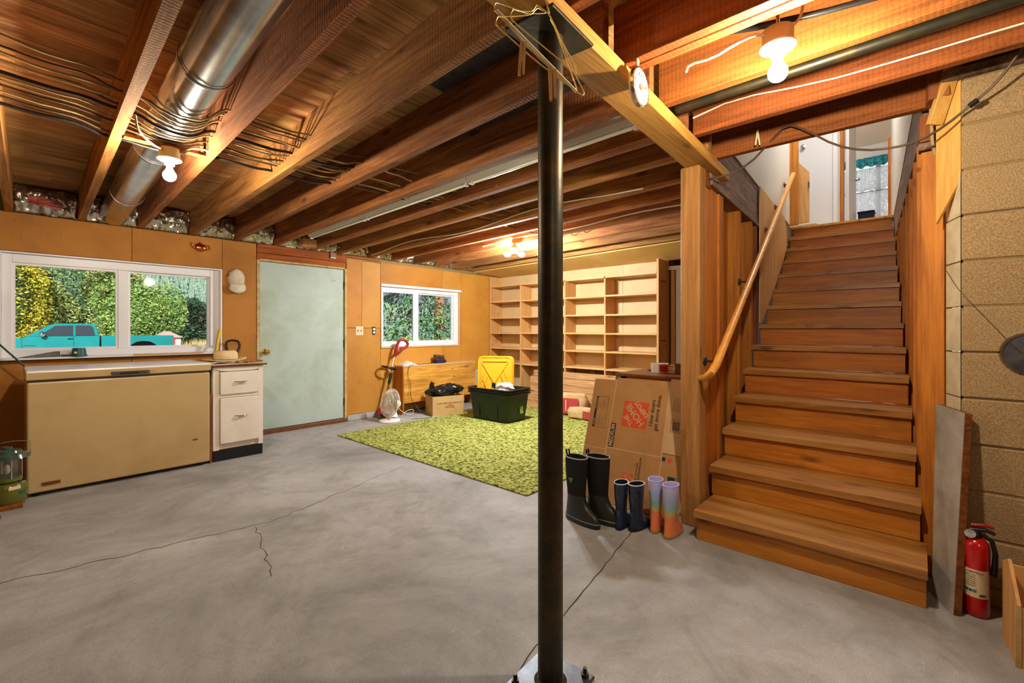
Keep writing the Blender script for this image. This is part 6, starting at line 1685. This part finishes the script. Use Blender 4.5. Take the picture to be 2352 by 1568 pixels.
# grey car behind the truck bonnet
gc = thing('parked_car', 'grey car half hidden behind the bonnet of the teal truck', 'car', (-1.2, 32.4, gz(32)))
M['grey_car'] = plain('grey car paint', '#6a6478', 0.3, coat=0.5)
zc = gz(32.4) - 0.1
MB().prism([(-4.0, zc + 0.35), (-4.0, zc + 0.95), (-2.8, zc + 1.12), (0.8, zc + 1.15), (1.0, zc + 0.9), (1.0, zc + 0.35)], 'y', 31.6, 33.2).build('body', M['grey_car'], gc, bevel=0.05)
MB().prism([(-2.7, zc + 1.1), (-2.0, zc + 1.55), (-0.4, zc + 1.58), (0.4, zc + 1.13)], 'y', 31.75, 33.05).build('cabin', M['car_glass'], gc, bevel=0.05)
for x in (-3.1, 0.1):
    MB().lathe([(0.0, -0.1), (0.32, -0.1), (0.32, 0.1), (0.0, 0.1)], 20, m=Matrix.Translation((x, 31.7, zc + 0.32)) @ Matrix.Rotation(PI / 2, 4, 'X')).build('wheel', M['rubber'], gc)

# leafy shrubs
M['leaf_gold'] = leafy('golden green leaves', [(0.30, '#7a8a30'), (0.5, '#c0b840'), (0.66, '#e0cc5c'), (0.8, '#ecd880')], 0.8)
M['leaf_green'] = leafy('bramble leaves', [(0.30, '#5c7a44'), (0.5, '#9cb06a'), (0.66, '#ccc884'), (0.8, '#dcc090')], 0.7)
M['leaf_mid'] = leafy('mid green leaves', [(0.30, '#547a42'), (0.5, '#8cac60'), (0.7, '#bcc878')], 0.7)
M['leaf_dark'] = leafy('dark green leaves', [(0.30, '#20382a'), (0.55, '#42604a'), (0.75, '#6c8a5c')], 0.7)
M['bark'] = plain('dead grey branch', '#a8907c', 0.9, c2='#846c5a', scale=4)
M['bark_red'] = plain('reddish bark', '#a87866', 0.9, c2='#7c5446', scale=6, bump=0.8, bscale=20)
def shrub(name, lab, c, rad, n, size, mat, seed, cat='shrub', group='shrubs beyond the windows', stem=True):
    r = random.Random(seed)
    t = thing(name, lab, cat, (c[0], c[1], gz(c[1])), group)
    lumps = [(Vector((r.uniform(-0.6, 0.6) * rad[0], r.uniform(-0.6, 0.6) * rad[1], r.uniform(0.15, 0.75) * rad[2])), r.uniform(0.35, 0.6)) for _ in range(16)]
    lumps.append((Vector((0, 0, rad[2] * 0.45)), 0.75))
    vs, fs = [], []
    for k in range(n):
        cen, s = r.choice(lumps)
        d = Vector((r.gauss(0, 1), r.gauss(0, 1), r.gauss(0, 1))).normalized() * (r.uniform(0.75, 1.05))
        p = Vector((c[0], c[1], gz(c[1]))) + cen + Vector((d.x * rad[0], d.y * rad[1], d.z * rad[2] * 0.6)) * s
        if p.z < gz(c[1]) + 0.05: p.z = gz(c[1]) + r.uniform(0.05, 0.8)
        a = Vector((r.gauss(0, 1), r.gauss(0, 1), r.gauss(0, 0.6))).normalized(); b = a.cross(Vector((r.gauss(0, 1), r.gauss(0, 1), r.gauss(0, 1)))).normalized()
        w = size * r.uniform(0.6, 1.3)
        i = len(vs)
        vs += [p - a * w, p + b * w * 0.45, p + a * w, p - b * w * 0.45]; fs.append((i, i + 1, i + 2, i + 3))
    MB().add(vs, fs).build('foliage', M[mat], t, flat_open=True)
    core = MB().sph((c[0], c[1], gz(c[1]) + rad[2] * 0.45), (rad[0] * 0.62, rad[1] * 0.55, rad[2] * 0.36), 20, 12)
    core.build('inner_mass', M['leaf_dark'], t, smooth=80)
    if stem: MB().tube([(c[0], c[1], gz(c[1])), (c[0], c[1], gz(c[1]) + rad[2] * 0.6)], [0.2, 0.1], 8).build('trunk', M['bark'], t)
    return t
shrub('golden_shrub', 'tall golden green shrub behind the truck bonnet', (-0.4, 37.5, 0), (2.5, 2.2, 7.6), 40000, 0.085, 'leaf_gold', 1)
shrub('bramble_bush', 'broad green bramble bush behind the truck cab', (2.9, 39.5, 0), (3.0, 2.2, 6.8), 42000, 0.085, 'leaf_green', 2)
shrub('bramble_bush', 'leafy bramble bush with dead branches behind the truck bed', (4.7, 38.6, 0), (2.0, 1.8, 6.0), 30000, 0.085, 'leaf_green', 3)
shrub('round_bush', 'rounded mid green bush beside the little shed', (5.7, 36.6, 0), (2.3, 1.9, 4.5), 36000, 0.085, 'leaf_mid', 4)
shrub('dark_tree', 'dark green tree at the edge of the wide window', (9.5, 44.0, 0), (2.0, 2.0, 4.3), 12000, 0.12, 'leaf_dark', 5)
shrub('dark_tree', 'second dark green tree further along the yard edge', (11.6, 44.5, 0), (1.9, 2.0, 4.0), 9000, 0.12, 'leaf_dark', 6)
r = random.Random(21)
db = thing('dead_branches', 'tangle of bare pale branches on top of the brambles', 'branches', (5.2, 37.0, 5.0))
for k in range(46):
    a = Vector((r.uniform(2.0, 5.2), r.uniform(35.6, 36.6), r.uniform(4.5, 5.6)))
    d = Vector((r.uniform(-1.4, 1.4), r.uniform(-0.4, 0.3), r.uniform(0.1, 1.6)))
    MB().tube([a, a + d * 0.5 + Vector((r.uniform(-0.2, 0.2), 0, 0.1)), a + d], [0.035, 0.025, 0.010], 5).build('branch', M['bark'], db)
# far hill with conifers
hl = MB().grid(lambda u, v: (-40 + 200 * u, 90 + 90 * v, -2 + (17.5 + 3.5 * math.sin(u * 7)) * min(1.0, v * 1.3) * (1.12 - 0.30 * u) - 3 * v), 30, 8)
M['hill'] = leafy('hazy forest floor', [(0.3, '#5c7466'), (0.6, '#8ea08c')], 0.12)  # distance haze put into the hillside colours
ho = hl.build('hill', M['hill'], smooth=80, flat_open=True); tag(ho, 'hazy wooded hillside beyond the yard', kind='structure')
M['conifer'] = leafy('hazy conifers', [(0.3, '#6c8878'), (0.55, '#8aa292'), (0.75, '#b0beac')], 0.25)  # haze painted into the conifer colours: paler, less contrast
r = random.Random(33); cf = MB()
for k in range(7000):
    u, v = r.random(), r.random()
    x, y = -40 + 200 * u, 90 + 90 * v
    z = -2 + (17.5 + 3.5 * math.sin(u * 7)) * min(1.0, v * 1.3) * (1.12 - 0.30 * u) - 3 * v
    h = r.uniform(2.4, 4.6); w = h * 0.18
    for j in range(3):
        z0 = z + h * (0.1 + 0.27 * j); ww = w * (1 - 0.27 * j)
        n = 6; i0 = len(cf.v)
        cf.add([(x + ww * math.cos(2 * PI * q / n + j), y + ww * math.sin(2 * PI * q / n + j), z0) for q in range(n)] + [(x, y, z0 + h * 0.42)], [(q, (q + 1) % n, n) for q in range(n)])
co = cf.build('forest', M['conifer'], flat_open=True); tag(co, 'hazy grey green conifers covering the far hillside', 'forest', kind='stuff')
# shed, sign and dry grass
sd_ = thing('garden_shed', 'tiny pale shed beyond the truck tailgate', 'shed', (6.42, 33.5, gz(33.5)))
z0 = gz(33.5) - 0.1
MB().box(5.85, 7.0, 33.0, 34.2, z0, z0 + 1.15).build('walls', M['trim_pink'], sd_)
MB().prism([(5.72, z0 + 1.12), (6.42, z0 + 1.5), (7.12, z0 + 1.12)], 'y', 32.9, 34.3).build('roof', plain('pinkish roof', '#c0a09c', 0.8), sd_)
for x in (5.95, 6.2, 6.45, 6.7):
    MB().box(x, x + 0.03, 32.985, 33.0, z0, z0 + 1.12).build('batten', M['bark'], sd_)
sg = thing('yard_sign', 'small grey board on a post by the dry grass', 'sign', (7.75, 28.5, gz(28.5)))
MB().box(7.5, 8.0, 28.5, 28.53, gz(28.5) + 0.9, gz(28.5) + 1.35).build('board', M['grey_car'], sg)
MB().box(7.72, 7.78, 28.53, 28.58, gz(28.5) - 0.05, gz(28.5) + 1.2).build('post', M['bark'], sg)
r = random.Random(5); gs = MB()
for k in range(3500):
    x, y = r.uniform(7.0, 13.0), r.uniform(29.5, 33.5); h = r.uniform(0.5, 1.0); z = gz(y)
    dx = r.uniform(-0.15, 0.15); w = 0.012
    gs.add([(x - w, y, z), (x + w, y, z), (x + dx, y + 0.1, z + h)], [(0, 1, 2)])
go = gs.build('dry_grass', plain('dry straw grass', '#d2b878', 0.9, c2='#b09450', scale=3), flat_open=True); tag(go, 'dry straw coloured grass at the yard edge', 'grass', kind='stuff')
# fir tree close outside the small window
def fir(name, lab, c, h, rad, nb, seed, mat, trunk=True):
    r = random.Random(seed)
    t = thing(name, lab, 'tree', (c[0], c[1], gz(c[1])), 'firs outside the small window')
    zb = gz(c[1])
    if trunk: MB().tube([(c[0], c[1], zb), (c[0] + 0.05, c[1], zb + h * 0.5), (c[0], c[1], zb + h)], [0.21, 0.17, 0.05], 12).build('trunk', M['bark_red'], t, smooth=60)
    mb = MB()
    for k in range(nb):
        z = zb + h * r.uniform(0.05, 0.95); a = r.uniform(0, 2 * PI); L_ = rad * (1.05 - 0.75 * (z - zb) / h) * r.uniform(0.7, 1.1)
        d = Vector((math.cos(a), math.sin(a), 0))
        o_ = Vector((c[0], c[1], z))
        for q in range(26):
            s = r.uniform(0.25, 1.0)
            p = o_ + d * L_ * s + Vector((0, 0, -0.28 * L_ * s * s)) + Vector((r.gauss(0, 0.09), r.gauss(0, 0.09), r.gauss(0, 0.05)))
            sp = (d * r.uniform(0.4, 1) + Vector((r.gauss(0, 0.5), r.gauss(0, 0.5), -0.55))).normalized()
            sd2 = sp.cross(Vector((0, 0, 1))).normalized()
            w = r.uniform(0.10, 0.22)
            mb.add([p, p + sp * w * 0.4 + sd2 * w * 0.22, p + sp * w, p + sp * w * 0.4 - sd2 * w * 0.22], [(0, 1, 2, 3)])
    mb.build('needles', M[mat], t, flat_open=True)
    return t
M['fir'] = leafy('fir needles', [(0.30, '#1e4a40'), (0.48, '#4a7c5c'), (0.62, '#86a860'), (0.78, '#c0bc70')], 1.1)
M['fir_dark'] = leafy('dark fir needles', [(0.30, '#10282c'), (0.55, '#2c5450'), (0.75, '#4c7c60')], 0.8)
fir('fir_tree', 'drooping blue green fir close outside the small window', (9.6, 13.4, 0), 7.5, 2.3, 230, 51, 'fir', False)
fir('fir_tree', 'fir with a bare reddish trunk outside the small window', (11.0, 13.6, 0), 9.5, 1.7, 60, 52, 'fir')
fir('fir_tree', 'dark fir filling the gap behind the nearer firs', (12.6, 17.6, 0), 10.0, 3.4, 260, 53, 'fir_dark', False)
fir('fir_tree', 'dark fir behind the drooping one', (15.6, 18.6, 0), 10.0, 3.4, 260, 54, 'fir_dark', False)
shrub('low_shrub', 'pale green low shrub at the foot of the firs', (10.6, 12.4, 0), (1.5, 0.9, 1.25), 3500, 0.09, 'leaf_mid', 55, stem=False)
shrub('low_shrub', 'second pale green shrub under the reddish trunk', (8.3, 12.0, 0), (1.4, 0.9, 1.2), 3500, 0.09, 'leaf_mid', 56, stem=False)

nb = MB().box(14.0, 14.3, -6, 8, -1, 8.5).build('bounce_wall', M['vinyl']); tag(nb, 'added white wall giving the lace curtained window a bright backing', kind='structure')  # added sunlit white surface so the upstairs window reads bright
